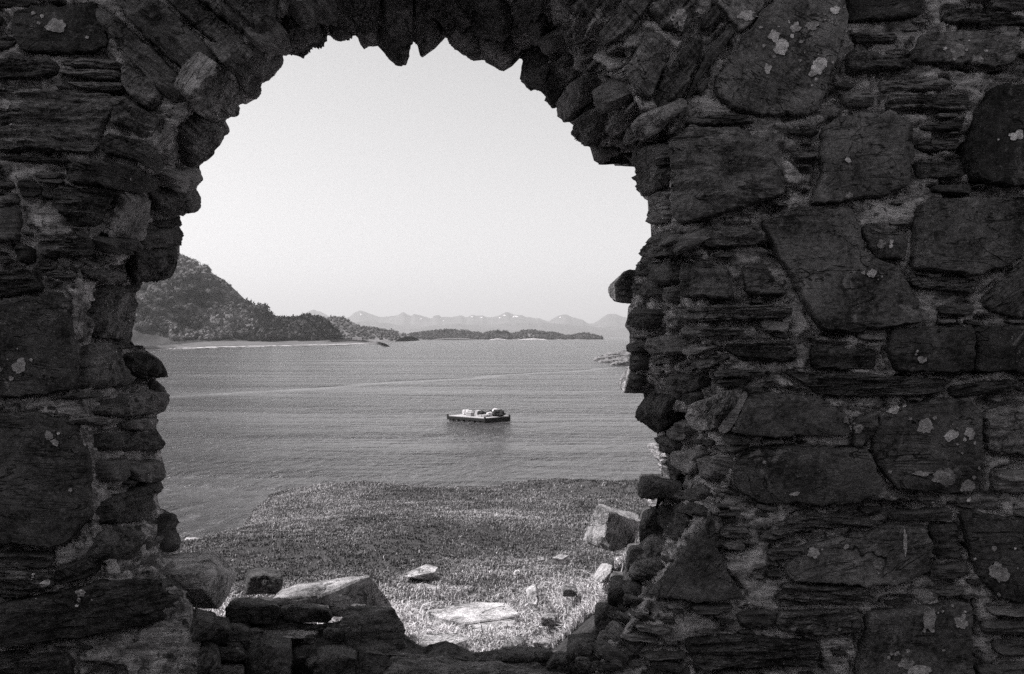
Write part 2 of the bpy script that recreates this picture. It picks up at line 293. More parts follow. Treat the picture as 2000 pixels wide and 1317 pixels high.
# ------------------------------------------------------------------ stones: hand traced outlines
CR = {'P': (0, 0, 1), 'A': (0, 0, 2.994), 'B': (0, 440, 2.994), 'C': (0, 877, 2.994), 'D': (500, 0, 2.994), 'E': (1000, 0, 2.994), 'F': (1500, 0, 2.994),
      'G': (1100, 440, 2.994), 'H': (1500, 440, 2.994), 'I': (1100, 877, 2.994), 'J': (1500, 877, 2.994), 'S': (1200, 680, 4.115), 'Q': (300, 0, 5.066), 'U': (1250, 400, 4.115)}
STONES = '''
A s 0.6 2 0;85,60 570,10 620,130 640,270 560,300 180,320 110,260
A l 0.7 2 0;-40,355 330,350 360,400 350,440 260,465 -40,465
A l 1.0 2 0;375,345 600,350 715,372 720,405 560,405 370,385
A l 1.3 2 2;365,415 560,420 720,430 715,470 560,470 365,440
A l 1.3 2 0;390,490 560,485 740,490 745,510 690,530 500,525
A l 1.3 3 0;-60,530 400,540 650,555 690,600 600,760 560,900 300,880 30,900 -60,860
A l 0.5 2 0;0,915 410,935 400,955 200,950 0,940
A r 0.75 4 42;650,-60 860,-60 1180,230 1280,340 1200,440 1100,430 850,230
A r 1.3 3 42;580,70 640,60 1080,470 1130,530 1090,600 1000,600 730,300 600,130
A r 1.4 2 42;930,-40 1080,-40 1440,240 1430,290 1330,290 1180,200
A r 1.0 3 42;1100,-60 1300,-90 1497,90 1480,215 1440,210 1150,0
A r 1.1 3 30;720,390 900,420 950,580 900,650 760,560
A r 1.2 2 20;690,570 760,570 930,700 900,800 830,810 740,740 660,740
A r 0.8 3 20;650,790 880,830 960,960 940,1010 800,940 600,900
A r 0.55 4 10;380,965 560,940 800,975 930,1090 880,1130 700,1105 400,1070
A r 0.5 3 0;110,1060 180,1050 250,1100 230,1150 130,1150
P r 1.8 2 0;0,385 30,380 38,395 0,410
P s 0.9 2 0;-10,412 38,402 42,468 -10,475
P l 0.9 2 0;110,365 225,372 205,415 190,445 140,440 112,405
P s 2.3 3 78;234,372 287,378 275,440 262,465 195,455 205,430
P r 0.9 3 0;292,372 380,366 392,389 381,409 295,410
P r 1.2 3 10;318,332 388,327 397,352 380,365 320,366
Q r 1.3 3 50;300,860 480,560 700,640 880,900 830,1010 700,1180 560,1160 330,1080
Q r 1.0 3 50;600,560 860,440 1150,330 1240,480 980,720 880,880 760,700
Q r 1.1 2 40;960,700 1150,560 1270,500 1290,600 1230,690 1110,820 1040,800
Q s 1.0 3 0;890,880 960,830 1060,850 1040,910 1000,960 900,950
Q r 0.9 2 50;700,1170 760,1060 830,1020 840,1080 760,1160
Q l 1.1 3 40;640,-60 1000,-90 1230,20 1190,160 900,360 700,190
Q r 0.9 3 40;940,380 1220,180 1240,270 1300,330 1200,440 1060,500 960,480
A r 1.1 4 55;1050,750 1150,660 1300,700 1338,750 1300,775 1280,830 1205,880 1165,980 1060,960
D r 0.9 4 30;150,120 300,70 430,190 400,205 350,240 300,262 260,315 152,302
D r 1.0 2 50;0,380 100,250 150,320 160,358 75,465 20,480 0,500
D r 0.9 3 70;435,100 560,120 575,200 528,222 480,242 430,203
D r 1.1 2 80;580,130 695,120 720,200 698,250 660,270 632,288 600,225
D r 0.75 4 84;730,-80 895,-90 898,250 888,350 878,380 825,378 785,348 740,298 702,250 740,130
D r 0.9 3 60;910,60 1000,80 1105,140 1115,207 1050,270 985,335 960,330 940,247 910,230
D r 1.0 4 30;1115,80 1290,120 1315,250 1315,345 1270,350 1240,308 1145,265 1125,207
D r 1.1 3 30;1325,170 1440,180 1500,290 1500,385 1447,416 1385,385 1330,348
D r 0.8 4 0;0,-60 130,-60 125,60 100,220 0,340
D r 0.8 4 60;180,-80 420,-100 430,90 300,55 190,90
D l 0.8 4 50;430,-120 700,-120 700,100 575,115 440,85
D l 0.7 4 20;920,-140 1100,-140 1250,0 1290,110 1100,70 1000,70 910,50
D l 0.8 4 20;1130,-130 1400,-130 1497,50 1480,180 1320,150 1280,10
E r 0.8 4 60;78,300 180,280 210,400 300,560 280,620 205,550 85,512 48,465
E s 0.9 3 80;120,100 200,80 215,220 160,240 110,180
E s 1.0 3 70;210,190 290,170 300,260 250,320 215,280
E s 0.9 4 60;302,570 400,440 500,430 500,540 420,640 350,725 300,680
E r 0.9 3 60;375,740 440,640 540,600 560,700 500,850 455,858 395,795
E r 0.8 4 50;530,500 620,450 700,560 640,640 560,560
E r 1.1 3 30;670,795 760,660 950,600 975,650 860,770 720,805
E s 0.9 2 20;475,880 600,850 640,890 550,950 515,960 482,940
E r 1.0 2 -50;500,210 620,80 740,-30 840,-30 690,200 520,280
E r 0.7 2 -50;20,-20 190,-40 195,50 130,80 60,200 0,200
E l 1.2 2 -50;330,60 480,-60 640,-60 500,190 400,250 310,160
E l 1.1 3 -50;790,60 930,-30 1090,-20 1010,210 900,190
E r 1.5 3 -50;665,420 790,180 880,220 930,330 800,590 720,560
E r 0.8 3 -50;990,640 1120,320 1290,130 1310,180 1170,380 1060,520
E l 1.2 3 -50;830,560 960,330 1080,230 1110,290 990,600 850,640
E s 2.0 2 -45;1140,-40 1480,-40 1440,100 1340,200 1250,90
P s 1.55 4 -30;1560,-30 1640,-10 1648,52 1625,130 1592,226 1470,228 1405,200 1388,178 1420,120 1490,20
P l 0.8 2 0;1340,232 1420,222 1480,240 1340,246
P r 0.95 4 0;1312,275 1345,250 1500,254 1530,300 1528,380 1480,398 1380,430 1330,440 1312,420
E r 0.7 3 0;760,840 915,830 925,1090 800,1150 750,1060 755,980
E r 1.0 3 0;805,1165 925,1110 930,1300 815,1317
F s 0.4 3 0;455,-50 890,-50 900,100 760,120 460,135
F l 0.8 2 -8;1040,50 1200,55 1540,120 1540,150 1040,140
F r 0.8 2 0;460,300 540,290 640,320 820,350 810,400 600,430 450,435
F l 0.7 2 0;480,210 740,210 740,250 500,255
F s 1.15 3 0;850,230 900,190 1200,190 1450,230 1460,260 1430,360 1350,400 1200,390 850,370
F l 1.3 2 0;640,480 1040,460 1050,520 850,530 640,540
F l 1.4 2 0;690,550 1150,560 1190,620 1160,650 690,640
F r 1.1 2 0;430,545 605,545 610,630 440,625
F s 1.5 4 0;300,760 420,690 620,680 700,660 820,760 835,900 810,1090 700,1150 280,1200 235,1190 300,1050
P s 0.4 4 0;1931,168 2070,160 2090,370 1950,366 1888,345 1882,300 1902,225
F l 0.6 2 0;885,740 1140,690 1110,760 890,770
F l 0.8 2 0;870,830 1110,810 1110,875 880,880
F r 0.8 2 0;850,950 1120,940 1150,1030 860,1050
F l 0.7 2 0;0,745 280,770 270,800 0,775
F s 0.6 2 0;950,1090 1180,1080 1180,1140 960,1130
P s 1.0 3 0;1822,390 2060,385 2070,450 1965,518 1900,540 1778,526 1782,450 1792,402
P s 1.0 3 0;1483,432 1560,407 1660,408 1676,440 1690,498 1722,512 1748,520 1780,580 1798,628 1750,638 1640,650 1602,648 1560,570 1520,500
H s 1.0 3 0;535,30 610,-10 790,60 795,170 785,200 650,205 590,150
H l 1.9 2 0;800,310 1200,310 1230,370 1210,400 830,365
P s 0.5 3 0;1735,640 1895,638 1896,725 1742,726 1731,675
P s 0.5 3 0;1902,638 2070,634 2070,726 1903,725
H r 0.8 3 0;250,700 610,725 630,840 250,835
P r 1.0 2 0;1432,670 1552,669 1553,706 1445,704
P l 1.2 3 0;1530,724 1690,732 1848,740 1843,767 1690,774 1592,768
P s 0.8 4 0;1462,768 1520,766 1600,777 1652,810 1658,848 1500,851 1425,842
P s 1.9 3 60;1448,765 1462,768 1425,845 1402,842
P s 1.1 3 0;1742,792 1880,777 1908,802 1912,890 1910,960 1800,962 1740,950 1695,880 1717,805
P r 0.9 2 0;1665,818 1712,800 1708,845 1662,875
P r 1.7 2 0;1922,800 2050,785 2050,895 1926,880
P s 0.9 3 40;1915,585 2000,505 2070,500 2070,625 1960,620 1922,602
P s 0.85 4 0;1427,910 1470,870 1690,874 1700,900 1715,952 1700,964 1640,984 1482,980 1442,958
J l 0.9 2 5;20,440 250,372 690,372 695,435 400,455 0,490
J r 0.8 2 0;705,370 1065,338 1055,410 720,420
J s 1.15 4 8;100,660 200,565 420,500 740,440 900,442 932,540 928,700 800,755 600,790 300,770 110,760
J l 1.1 2 5;95,780 300,800 590,800 560,905 250,905 30,905
J r 0.8 2 0;942,432 1095,432 1105,600 1125,630 950,650
P s 0.85 4 0;1873,1002 1892,997 2070,1020 2070,1168 1960,1172 1922,1150 1892,1090
J r 0.9 2 0;940,685 1160,655 1165,720 1100,755 940,770
J r 1.0 3 0;50,945 525,935 535,1060 400,1085 40,1050
J l 0.75 2 0;0,1125 300,1115 298,1200 250,1255 0,1265
J s 1.05 4 0;565,955 900,905 1185,885 1180,1400 500,1400 535,1150
J r 1.5 2 0;1325,135 1560,110 1560,260 1335,250
J r 1.0 2 0;1215,1255 1560,1245 1560,1380 1215,1380
J l 0.9 2 0;1245,1010 1560,1000 1560,1090 1245,1080
C s 0.8 3 0;570,65 715,65 718,170 650,200 565,160
C r 1.1 3 0;735,100 945,60 960,160 900,190 745,180
C r 1.0 3 0;575,320 800,210 895,340 800,430 600,440
C r 1.1 3 0;565,485 780,475 800,560 780,655 560,640
C r 0.6 3 80;935,385 1000,372 1045,430 1015,450 1048,540 1045,600 940,600
C l 1.1 2 0;-30,700 320,722 328,800 150,850 -30,880
C r 0.65 4 -8;-40,905 330,840 600,760 1050,755 1085,880 1050,985 700,1055 -40,1150
C r 0.7 3 -20;335,690 560,610 590,720 350,795
C r 0.9 3 0;-40,1185 420,1195 450,1400 -40,1400
C l 0.9 2 0;-40,612 320,612 320,690 -40,690
P s 0.95 4 0;-20,806 70,806 148,816 156,840 178,900 176,1000 152,1048 120,1068 -20,1052
B r 0.9 3 0;800,40 1000,5 1055,20 1048,110 800,130
B r 0.6 3 0;545,65 780,65 780,130 700,150 560,150
B l 0.9 2 0;230,95 520,65 560,130 540,180 270,190
B r 1.2 4 0;780,140 1045,130 1030,240 1000,298 830,322 745,300
B r 0.35 4 0;110,120 190,120 210,180 200,225 130,225 105,170
B l 0.9 2 -8;-40,262 160,262 230,310 260,380 -40,430
B s 0.8 4 -5;-40,455 270,405 340,380 400,430 440,700 450,945 300,1000 -40,1000
B l 1.3 3 78;550,400 640,340 785,410 765,665 540,660
B r 1.1 3 0;482,702 620,702 728,900 735,945 500,950
B r 0.6 4 0;720,760 830,735 940,790 983,888 780,893 730,840
B r 0.7 3 0;855,915 950,935 983,990 900,1000
B r 1.6 4 0;545,1080 700,992 860,962 972,1005 958,1088 720,1123 560,1118
B r 1.7 3 0;685,1150 900,1118 908,1180 850,1208 700,1193
B r 1.0 3 0;558,1222 900,1213 945,1245 938,1317 560,1317
I s 0.65 4 50;505,848 835,430 862,340 880,500 920,640 1000,790 1055,858 740,888 540,850
I r 0.55 2 0;600,335 845,335 835,410 750,380 700,495 640,550 550,420 565,345
I r 1.5 4 65;395,640 470,560 522,390 545,410 570,600 540,750 380,800
I r 0.85 5 0;432,240 480,155 680,152 650,268 580,283 445,263
I r 1.3 2 60;610,275 760,250 830,200 860,240 800,300 620,310
I l 0.7 3 -3;695,1115 1000,1082 1497,1120 1497,1250 780,1268
I l 1.0 2 10;1150,500 1300,420 1497,350 1497,420 1250,520 1150,540
I l 1.0 2 5;1190,590 1480,560 1340,640 1200,650
I r 0.8 2 0;1000,960 1150,930 1250,960 1220,1040 1050,1040
I r 0.7 3 0;740,905 1000,905 960,950 760,960
G r 0.9 4 0;535,55 600,35 780,55 785,118 700,148 545,178
G r 1.1 3 0;805,25 1050,10 1155,62 1165,90 1100,120 860,128 805,118
G s 1.0 4 80;548,228 688,238 683,343 572,348
G r 1.0 4 0;702,222 830,212 960,242 998,398 978,428 712,428
G r 1.0 3 0;1042,232 1175,225 1292,418 1065,408
G l 2.0 4 0;645,500 900,462 1325,475 1325,540 700,568
G r 0.5 3 0;402,482 580,502 560,600 400,598
G r 0.8 4 0;370,702 528,672 520,738 400,748
G r 0.9 4 50;450,1060 500,988 650,1002 638,1178 560,1215 492,1168
G r 1.3 4 30;560,652 650,642 718,750 540,758
G l 0.8 3 0;692,592 1050,602 1050,640 800,658 702,650
G l 0.55 3 0;942,692 1340,682 1350,790 1100,798 962,750
G r 1.0 3 0;642,862 800,872 818,958 700,958
G l 0.6 3 0;880,850 1150,845 1180,880 890,885
G l 0.6 3 0;900,900 1060,895 1060,935 900,940
S r 2.2 3 70;655,430 780,400 920,340 960,480 860,655 700,660 650,540
S s 1.7 3 70;505,822 735,805 718,955 625,1025 495,945
S r 1.3 3 60;745,880 960,860 880,1040 800,1080 700,1060
S r 0.8 3 0;350,700 480,700 560,800 480,860 370,810
S r 1.1 3 60;470,640 600,560 640,640 600,760 490,720
S r 0.9 2 0;400,230 620,220 660,330 500,420 440,330
S r 0.6 3 30;610,350 720,340 720,420 650,460 600,400
U r 1.2 3 0;120,470 320,475 310,640 150,650
U r 1.3 2 0;210,670 340,665 320,790 215,790
U r 1.0 3 0;0,640 120,620 190,680 190,740 20,740
'''
occ = np.zeros((ny, nx), bool)
occ |= inB
hole = inside(gx, gy, [(205,1260),(330,1225),(385,1200),(395,1317),(385,1340),(240,1340),(215,1300)]); occ_extra = [hole]
occ |= hole
parts = []          # (area in pixels, build function)
def chaikin(p, k=1, cut=6.):
    q = np.roll(p, -1, 0); L = np.hypot(*(q - p).T)[:, None] + 1e-6; f = np.minimum(.28, cut / L)
    return np.stack([p * (1 - f) + q * f, p * f + q * (1 - f)], 1).reshape(-1, 2)
def resample(p, n):
    q = np.vstack([p, p[:1]]); s = np.hypot(*np.diff(q, axis=0).T); c = np.concatenate([[0], np.cumsum(s)])
    t = np.linspace(0, c[-1], n, endpoint=False); return np.stack([np.interp(t, c, q[:, 0]), np.interp(t, c, q[:, 1])], 1)
# (inset from the edge in photo pixels, share of the remaining radius, height)
RINGS = [(0, 1.0, -1.6), (0, 1.0, .35), (1.2, 1.0, .78), (3.5, 1.0, .96), (3.5, .93, 1.0), (3.5, .86, 1.0), (3.5, .78, 1.0), (3.5, .70, 1.0), (3.5, .62, 1.0), (3.5, .53, 1.0), (3.5, .44, 1.0), (3.5, .34, 1.0), (3.5, .23, 1.0), (3.5, .11, 1.0)]
RINGS_S = [(0, 1.0, -1.6), (0, 1.0, .3), (1.3, 1.0, .85), (1.3, .85, 1.0), (1.3, .6, 1.0), (1.3, .3, 1.0)]
def stone_geo(poly, style, pro, ang, seed, small=False):
    """returns verts, faces. poly in photo pixels, pro in metres"""
    n = 30 if small else 96
    rings = RINGS_S if small else RINGS
    per = np.hypot(*np.diff(np.vstack([poly, poly[:1]]), axis=0).T).sum()
    p = resample(chaikin(np.asarray(poly, float), 1), n)
    c = p.mean(0); k = np.arange(n) / n * 2 * math.pi
    # ragged edge
    jn = vfbm(np.stack([p[:, 0] / 17 + seed, p[:, 1] / 17, np.full(n, seed * 3.1)], -1), 3)
    rad = p - c; rl = np.hypot(rad[:, 0], rad[:, 1])[:, None] + 1e-6
    p = p + rad / rl * (jn * min(8.0, per * .022))[:, None]
    gi = np.clip(((p[:, 0] - GX0) / GS).round().astype(int), 0, nx - 1); gj = np.clip(((p[:, 1] - GY0) / GS).round().astype(int), 0, ny - 1)
    ib = inB[gj, gi]; p = np.where(ib[:, None], np.stack([bX[gj, gi], bY[gj, gi]], 1), p)
    rad = p - c; rl = np.hypot(rad[:, 0], rad[:, 1])[:, None] + 1e-6
    pts = np.concatenate([c + rad / rl * np.maximum(rl - i_, rl * .8) * t for i_, t, _ in rings] + [c[None]])
    hh = np.concatenate([np.full(n, h) for _, _, h in rings] + [[1.0]])
    tt = np.concatenate([np.full(n, t if i_ else 1.0) for i_, t, _ in rings] + [[0.]])
    tt = np.where(hh > .9, tt * .97, tt)
    D = Dat(pts[:, 0], pts[:, 1])
    # a flat face: least squares plane through the core surface, partly kept
    A = np.stack([pts[:, 0] - c[0], pts[:, 1] - c[1], np.ones(len(pts))], 1)
    co, *_ = np.linalg.lstsq(A, D, rcond=None); pl = A @ co
    D = np.clip(D * .35 + pl * .65, D - .05, D + .012)
    Nn = nrm(pts[:, 0], pts[:, 1]); Na = Nn[-1] / np.linalg.norm(Nn[-1]); Nn = Nn * .3 + Na * .7
    X = Pn(pts[:, 0], pts[:, 1], D)
    rs = np.random.default_rng(int(seed * 97) + 3)
    ca, sa = math.cos(R(ang)), math.sin(R(ang))
    u = X[:, 0] * ca - X[:, 2] * sa; v = X[:, 0] * sa + X[:, 2] * ca
    uvw = np.stack([u, X[:, 1], v], -1)
    if abs(c[0] - 810) < 560 and c[1] < 400: pro = pro * 1.25
    lo = vfbm(uvw * 7 + seed * 5, 3); hi = vfbm(uvw * 26 + seed * 9, 4)
    st = vfbm(uvw * np.array([7., 7., 62.]) + seed * 7, 4); st = np.round(st * 5) / 5 * .6 + st * .4
    lump = np.abs(vfbm(uvw * 12 + seed * 2, 2))
    if style == 's': hN = .010 * lo + .006 * hi
    elif style == 'l': hN = .010 * lo + .034 * st + .007 * hi
    else: hN = .022 * lo + .017 * hi - .034 * lump + .014 * st + .008
    tilt = rs.normal(0, .028, 2); mid = X[-1]
    hN = hN + (X[:, 0] - mid[0]) * tilt[0] * 2 + (X[:, 2] - mid[2]) * tilt[1] * 2
    if not small:     # broken corners: planes that chip the face
        for _ in range(3 if style == 'r' else 1):
            a = rs.uniform(0, 2 * math.pi); dd = ((X[:, 0] - mid[0]) * math.cos(a) + (X[:, 2] - mid[2]) * math.sin(a))
            off = np.max(dd) * rs.uniform(.45, .85); hN = hN - np.maximum(0, dd - off) * rs.uniform(.2, .55)
    h = pro * hh + np.where(hh > 0, hN * np.clip((1.05 - tt) * 8 + .3, 0, 1), 0)
    gi = np.clip(((pts[:, 0] - GX0) / GS).round().astype(int), 0, nx - 1); gj = np.clip(((pts[:, 1] - GY0) / GS).round().astype(int), 0, ny - 1)
    h = np.where(h > 0, h * np.clip(dB[gj, gi] / 20, .25, 1), h); h = np.where(hh < 0, -.055, h)
    V = X + Nn * h[:, None]
    Fs = []; m = len(rings); i = np.arange(n); j = (i + 1) % n
    for r in range(m - 1): Fs.append(np.stack([r * n + i, r * n + j, (r + 1) * n + j, (r + 1) * n + i], 1))
    cap = np.stack([(m - 1) * n + i, (m - 1) * n + j, np.full(n, m * n), np.full(n, m * n)], 1)
    Fq = np.concatenate(Fs)
    return V, Fq, cap[:, :3]
def mesh_mixed(name, V, Fq, Ft, mat, smooth=False):
    me = bpy.data.meshes.new(name)
    me.vertices.add(len(V)); me.vertices.foreach_set('co', np.asarray(V, np.float32).ravel())
    lv = np.concatenate([Fq.ravel(), Ft.ravel()]).astype(np.int32)
    ls = np.concatenate([np.arange(len(Fq)) * 4, len(Fq) * 4 + np.arange(len(Ft)) * 3]).astype(np.int32)
    me.loops.add(len(lv)); me.loops.foreach_set('vertex_index', lv)
    me.polygons.add(len(ls)); me.polygons.foreach_set('loop_start', ls)
    me.polygons.foreach_set('use_smooth', np.full(len(ls), smooth))
    me.update(calc_edges=True)
    o = bpy.data.objects.new(name, me); C.objects.link(o); me.materials.append(mat); return o
def frame_area(poly):
    x, y = np.clip(poly[:, 0], 0, 2000), np.clip(poly[:, 1], 0, 1317); return abs(np.dot(x, np.roll(y, 1)) - np.dot(y, np.roll(x, 1))) / 2
def mark(poly, grow):
    x0, y0 = poly.min(0) - grow - GS; x1, y1 = poly.max(0) + grow + GS
    i0, i1 = int(max(0, (x0 - GX0) // GS)), int(min(nx, (x1 - GX0) // GS + 2)); j0, j1 = int(max(0, (y0 - GY0) // GS)), int(min(ny, (y1 - GY0) // GS + 2))
    if i1 <= i0 or j1 <= j0: return None
    c = poly.mean(0); r = poly - c; L = np.hypot(r[:, 0], r[:, 1])[:, None]; g = c + r * (1 + grow / (L + 1e-6))
    m = inside(gx[j0:j1, i0:i1], gy[j0:j1, i0:i1], [tuple(q) for q in g]); return (slice(j0, j1), slice(i0, i1)), m
SPEC = []   # stones: dict
for k, ln in enumerate(STONES.strip().split('\n')):
    head, pts = ln.split(';'); cr, style, tone, pro, ang = head.split()
    ox, oy, s = CR[cr]
    poly = np.array([[float(a) for a in q.split(',')] for q in pts.split()]); poly = poly / s + np.array([ox, oy])
    SPEC.append(dict(poly=poly, style=style, tone=float(tone), pro=float(pro) * .011, ang=float(ang), seed=k * 1.37 + 1, small=False))
    r = mark(poly, 3)
    if r: occ[r[0]] |= r[1]
# fill: thin slates and small stones wedged in the joints, and the wall beyond the frame
def zone_angle(x, y):
    if 380 < x < 1240 and y < 120: return math.degrees(math.atan2(y - 480, x - 810)) % 180 * -1
    if y < 220 and 190 < x < 640: return 42
    if y < 260 and 1050 < x < 1500: return -50
    if y < -20 and -300 < x < 2200:                   # voussoirs fan round the arch
        return -(math.degrees(math.atan2(y - 480, x - 810)) % 180) if 100 < x < 1600 else 0
    return 0
rs = np.random.default_rng(21)
def try_fill(cx, cy, w_, h_, tone_rng, small, pro_rng, style=None):
    a = zone_angle(cx, cy) + rs.normal(0, 4); ca, sa = math.cos(R(a)), math.sin(R(a))
    k0 = rs.uniform(.55, 1, 4); bx = np.array([-1, -.3 + rs.uniform(-.3, .3), 1, 1 - rs.uniform(0, .25), .2 + rs.uniform(-.4, .4), -1 + rs.uniform(0, .3)]); by = np.array([-k0[0], -1, -k0[1], k0[2], 1, k0[3]])
    ex = bx * w_ / 2; ey = by * h_ / 2
    poly = np.stack([cx + ex * ca - ey * sa, cy + ex * sa + ey * ca], 1)
    if poly[:, 0].min() < GX0 + 20 or poly[:, 0].max() > GX1 - 20 or poly[:, 1].min() < GY0 + 20 or poly[:, 1].max() > GY1 - 10: return
    r = mark(poly, 3.0)
    if not r or not r[1].any() or (occ[r[0]] & r[1]).any(): return
    occ[r[0]] |= r[1]
    st = style or rs.choice(['l', 'r', 's'], p=[.5, .35, .15])
    SPEC.append(dict(poly=poly, style=st, tone=float(rs.uniform(*tone_rng)), pro=float(rs.uniform(*pro_rng)), ang=a, seed=float(rs.uniform(1, 400)), small=small))
# small broken stones that line the rim of the opening
def rim(line, side):
    pts = np.array(line, float); sg = np.hypot(*np.diff(pts, axis=0).T); cum = np.concatenate([[0], np.cumsum(sg)]); q = 0
    while q < cum[-1] - 20:
        L = rs.uniform(16, 44); a = [np.interp(q, cum, pts[:, 0]), np.interp(q, cum, pts[:, 1])]; b = [np.interp(q + L, cum, pts[:, 0]), np.interp(q + L, cum, pts[:, 1])]
        w_ = rs.uniform(26, 52) * side; q += L + 1.5
        poly = np.array([(a[0] - 5 * side, a[1] + 1), ((a[0] + b[0]) / 2 - 9 * side, (a[1] + b[1]) / 2), (b[0] - 5 * side, b[1] - 1), (b[0] + w_, b[1] + rs.uniform(-7, 4)), (a[0] + w_ * rs.uniform(.7, 1.1), a[1] + rs.uniform(-4, 7))])
        r = mark(poly, -4)
        if r and r[1].any() and (occ[r[0]] & ~inB[r[0]] & r[1]).sum() > r[1].sum() * .35: continue
        if r: occ[r[0]] |= r[1]
        SPEC.append(dict(poly=poly, style=rs.choice(['r', 'l']), tone=float(rs.uniform(.5, 1.1)), pro=float(rs.uniform(.014, .034)), ang=rs.normal(0, 6), seed=float(rs.uniform(1, 400)), small=False))
rim([p for p in SIL_R if p[1] > 320], 1); rim([p for p in SIL_L if p[1] > 420], -1)
for _ in range(900):      # large stones outside the frame
    cx, cy = rs.uniform(GX0, GX1), rs.uniform(GY0, GY1)
    if -40 < cx < 2040 and -30 < cy < 1330: continue
    wd = rs.uniform(90, 260); try_fill(cx, cy, wd, wd * rs.uniform(.3, .8), (.6, 1.4), False, (.012, .04))
for wmin, wmax, n in ((70, 150, 1200), (35, 80, 2000), (18, 40, 1500)):
    for _ in range(n):
        if rs.random() < .93: cx, cy = rs.uniform(-40, 2040), rs.uniform(-40, 1330)
        else: cx, cy = rs.uniform(GX0, GX1), rs.uniform(GY0, GY1)
        wd = rs.uniform(wmin, wmax); inn = -40 < cx < 2040 and -40 < cy < 1330
        try_fill(cx, cy, wd, wd * rs.uniform(.16, .42), (.45, 1.7), True, (.006, .028))
for wmin, wmax, n in ((80, 170, 2600), (40, 90, 3200)):      # the joints just outside the frame
    for _ in range(n):
        cx, cy = rs.uniform(-700, 2700), rs.uniform(-600, 1700)
        if -40 < cx < 2040 and -40 < cy < 1330: continue
        wd = rs.uniform(wmin, wmax); try_fill(cx, cy, wd, wd * rs.uniform(.2, .5), (.45, 1.6), True, (.008, .03))
for s_ in SPEC:
    cx_, cy_ = s_['poly'].mean(0); i_, j_ = int((cx_ - GX0) / GS), int((cy_ - GY0) / GS)
    s_['tone'] *= float(rs.uniform(.75, 1.3))
    if 0 <= i_ < nx and 0 <= j_ < ny and inA[j_, i_] and cy_ < 420: s_['tone'] *= 1.7  # soffit stones lightened in colour, standing in for light under the arch
stone_occ = occ & ~inB & ~hole
build_core()
for s_ in SPEC: s_['fa'] = frame_area(s_['poly'])
order = sorted(range(len(SPEC)), key=lambda i: -SPEC[i]['fa'])
single = set(i for i in order[:98] if SPEC[i]['fa'] > 0)
def setcol(o, s_):
    lay = {'l': .95, 'r': .35, 's': .12}[s_['style']]
    sp = (int(s_['seed'] * 13) % 10) / 12 + .12
    o.color = (s_['tone'], lay, sp, ((s_['ang'] % 360) / 360))
rest = {}
for i in order:
    s_ = SPEC[i]; V, Fq, Ft = stone_geo(s_['poly'], s_['style'], s_['pro'], s_['ang'], s_['seed'], s_['small'])
    if i in single:
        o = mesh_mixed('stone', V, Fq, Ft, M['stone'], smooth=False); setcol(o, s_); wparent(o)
    else:
        rest.setdefault(0, []).append((s_, V, Fq, Ft))
# the many small stones are one part; tone, bedding etc. vary per face cluster through a colour attribute
def small_mat():
    t = NT('small dark slates', .86, .25); v = t.co()
    at = t.n('ShaderNodeAttribute', attribute_name='tone'); sp = t.n('ShaderNodeSeparateColor'); t.l(at.outputs['Color'], sp.inputs[0])
    f = t.math('ADD', t.maprange(t.noise(v, 12, 6, .65, .4), .3, .7, .6, 1.4), t.math('MULTIPLY', t.math('SUBTRACT', t.noise(v, 75, 8, .75), .5), 2.2))
    st = t.noise(t.mapping(v, (12, 12, 120)), 1, 6, .7, .5)
    f = t.math('MULTIPLY', f, t.maprange(st, .35, .65, .6, 1.4))
    col = t.math('MULTIPLY', t.math('MULTIPLY', sp.outputs[0], .145), t.math('MAXIMUM', f, .22))
    pat = t.math('MULTIPLY', t.maprange(t.noise(v, 14, 7, .72, .8), .56, .66, 0, 1, True), .5)
    m2 = t.n('ShaderNodeMix'); t.l(pat, m2.inputs[0]); t.l(col, m2.inputs[2]); m2.inputs[3].default_value = .26
    t.gray(m2.outputs[0]); t.bump(t.math('ADD', t.noise(v, 40, 10, .75), t.math('MULTIPLY', st, .9)), .016, .9)
    return t.m
M['small'] = small_mat()
VV, QQ, TT, CC, off = [], [], [], [], 0
for s_, V, Fq, Ft in rest[0]:
    VV.append(V); QQ.append(Fq + off); TT.append(Ft + off); off += len(V); CC.append(np.full(len(V), s_['tone']))
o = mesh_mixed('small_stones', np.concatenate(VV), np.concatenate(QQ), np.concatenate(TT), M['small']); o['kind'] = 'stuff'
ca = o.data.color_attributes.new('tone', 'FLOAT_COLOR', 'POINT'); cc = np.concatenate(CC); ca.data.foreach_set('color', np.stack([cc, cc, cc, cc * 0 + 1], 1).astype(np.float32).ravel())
wparent(o)

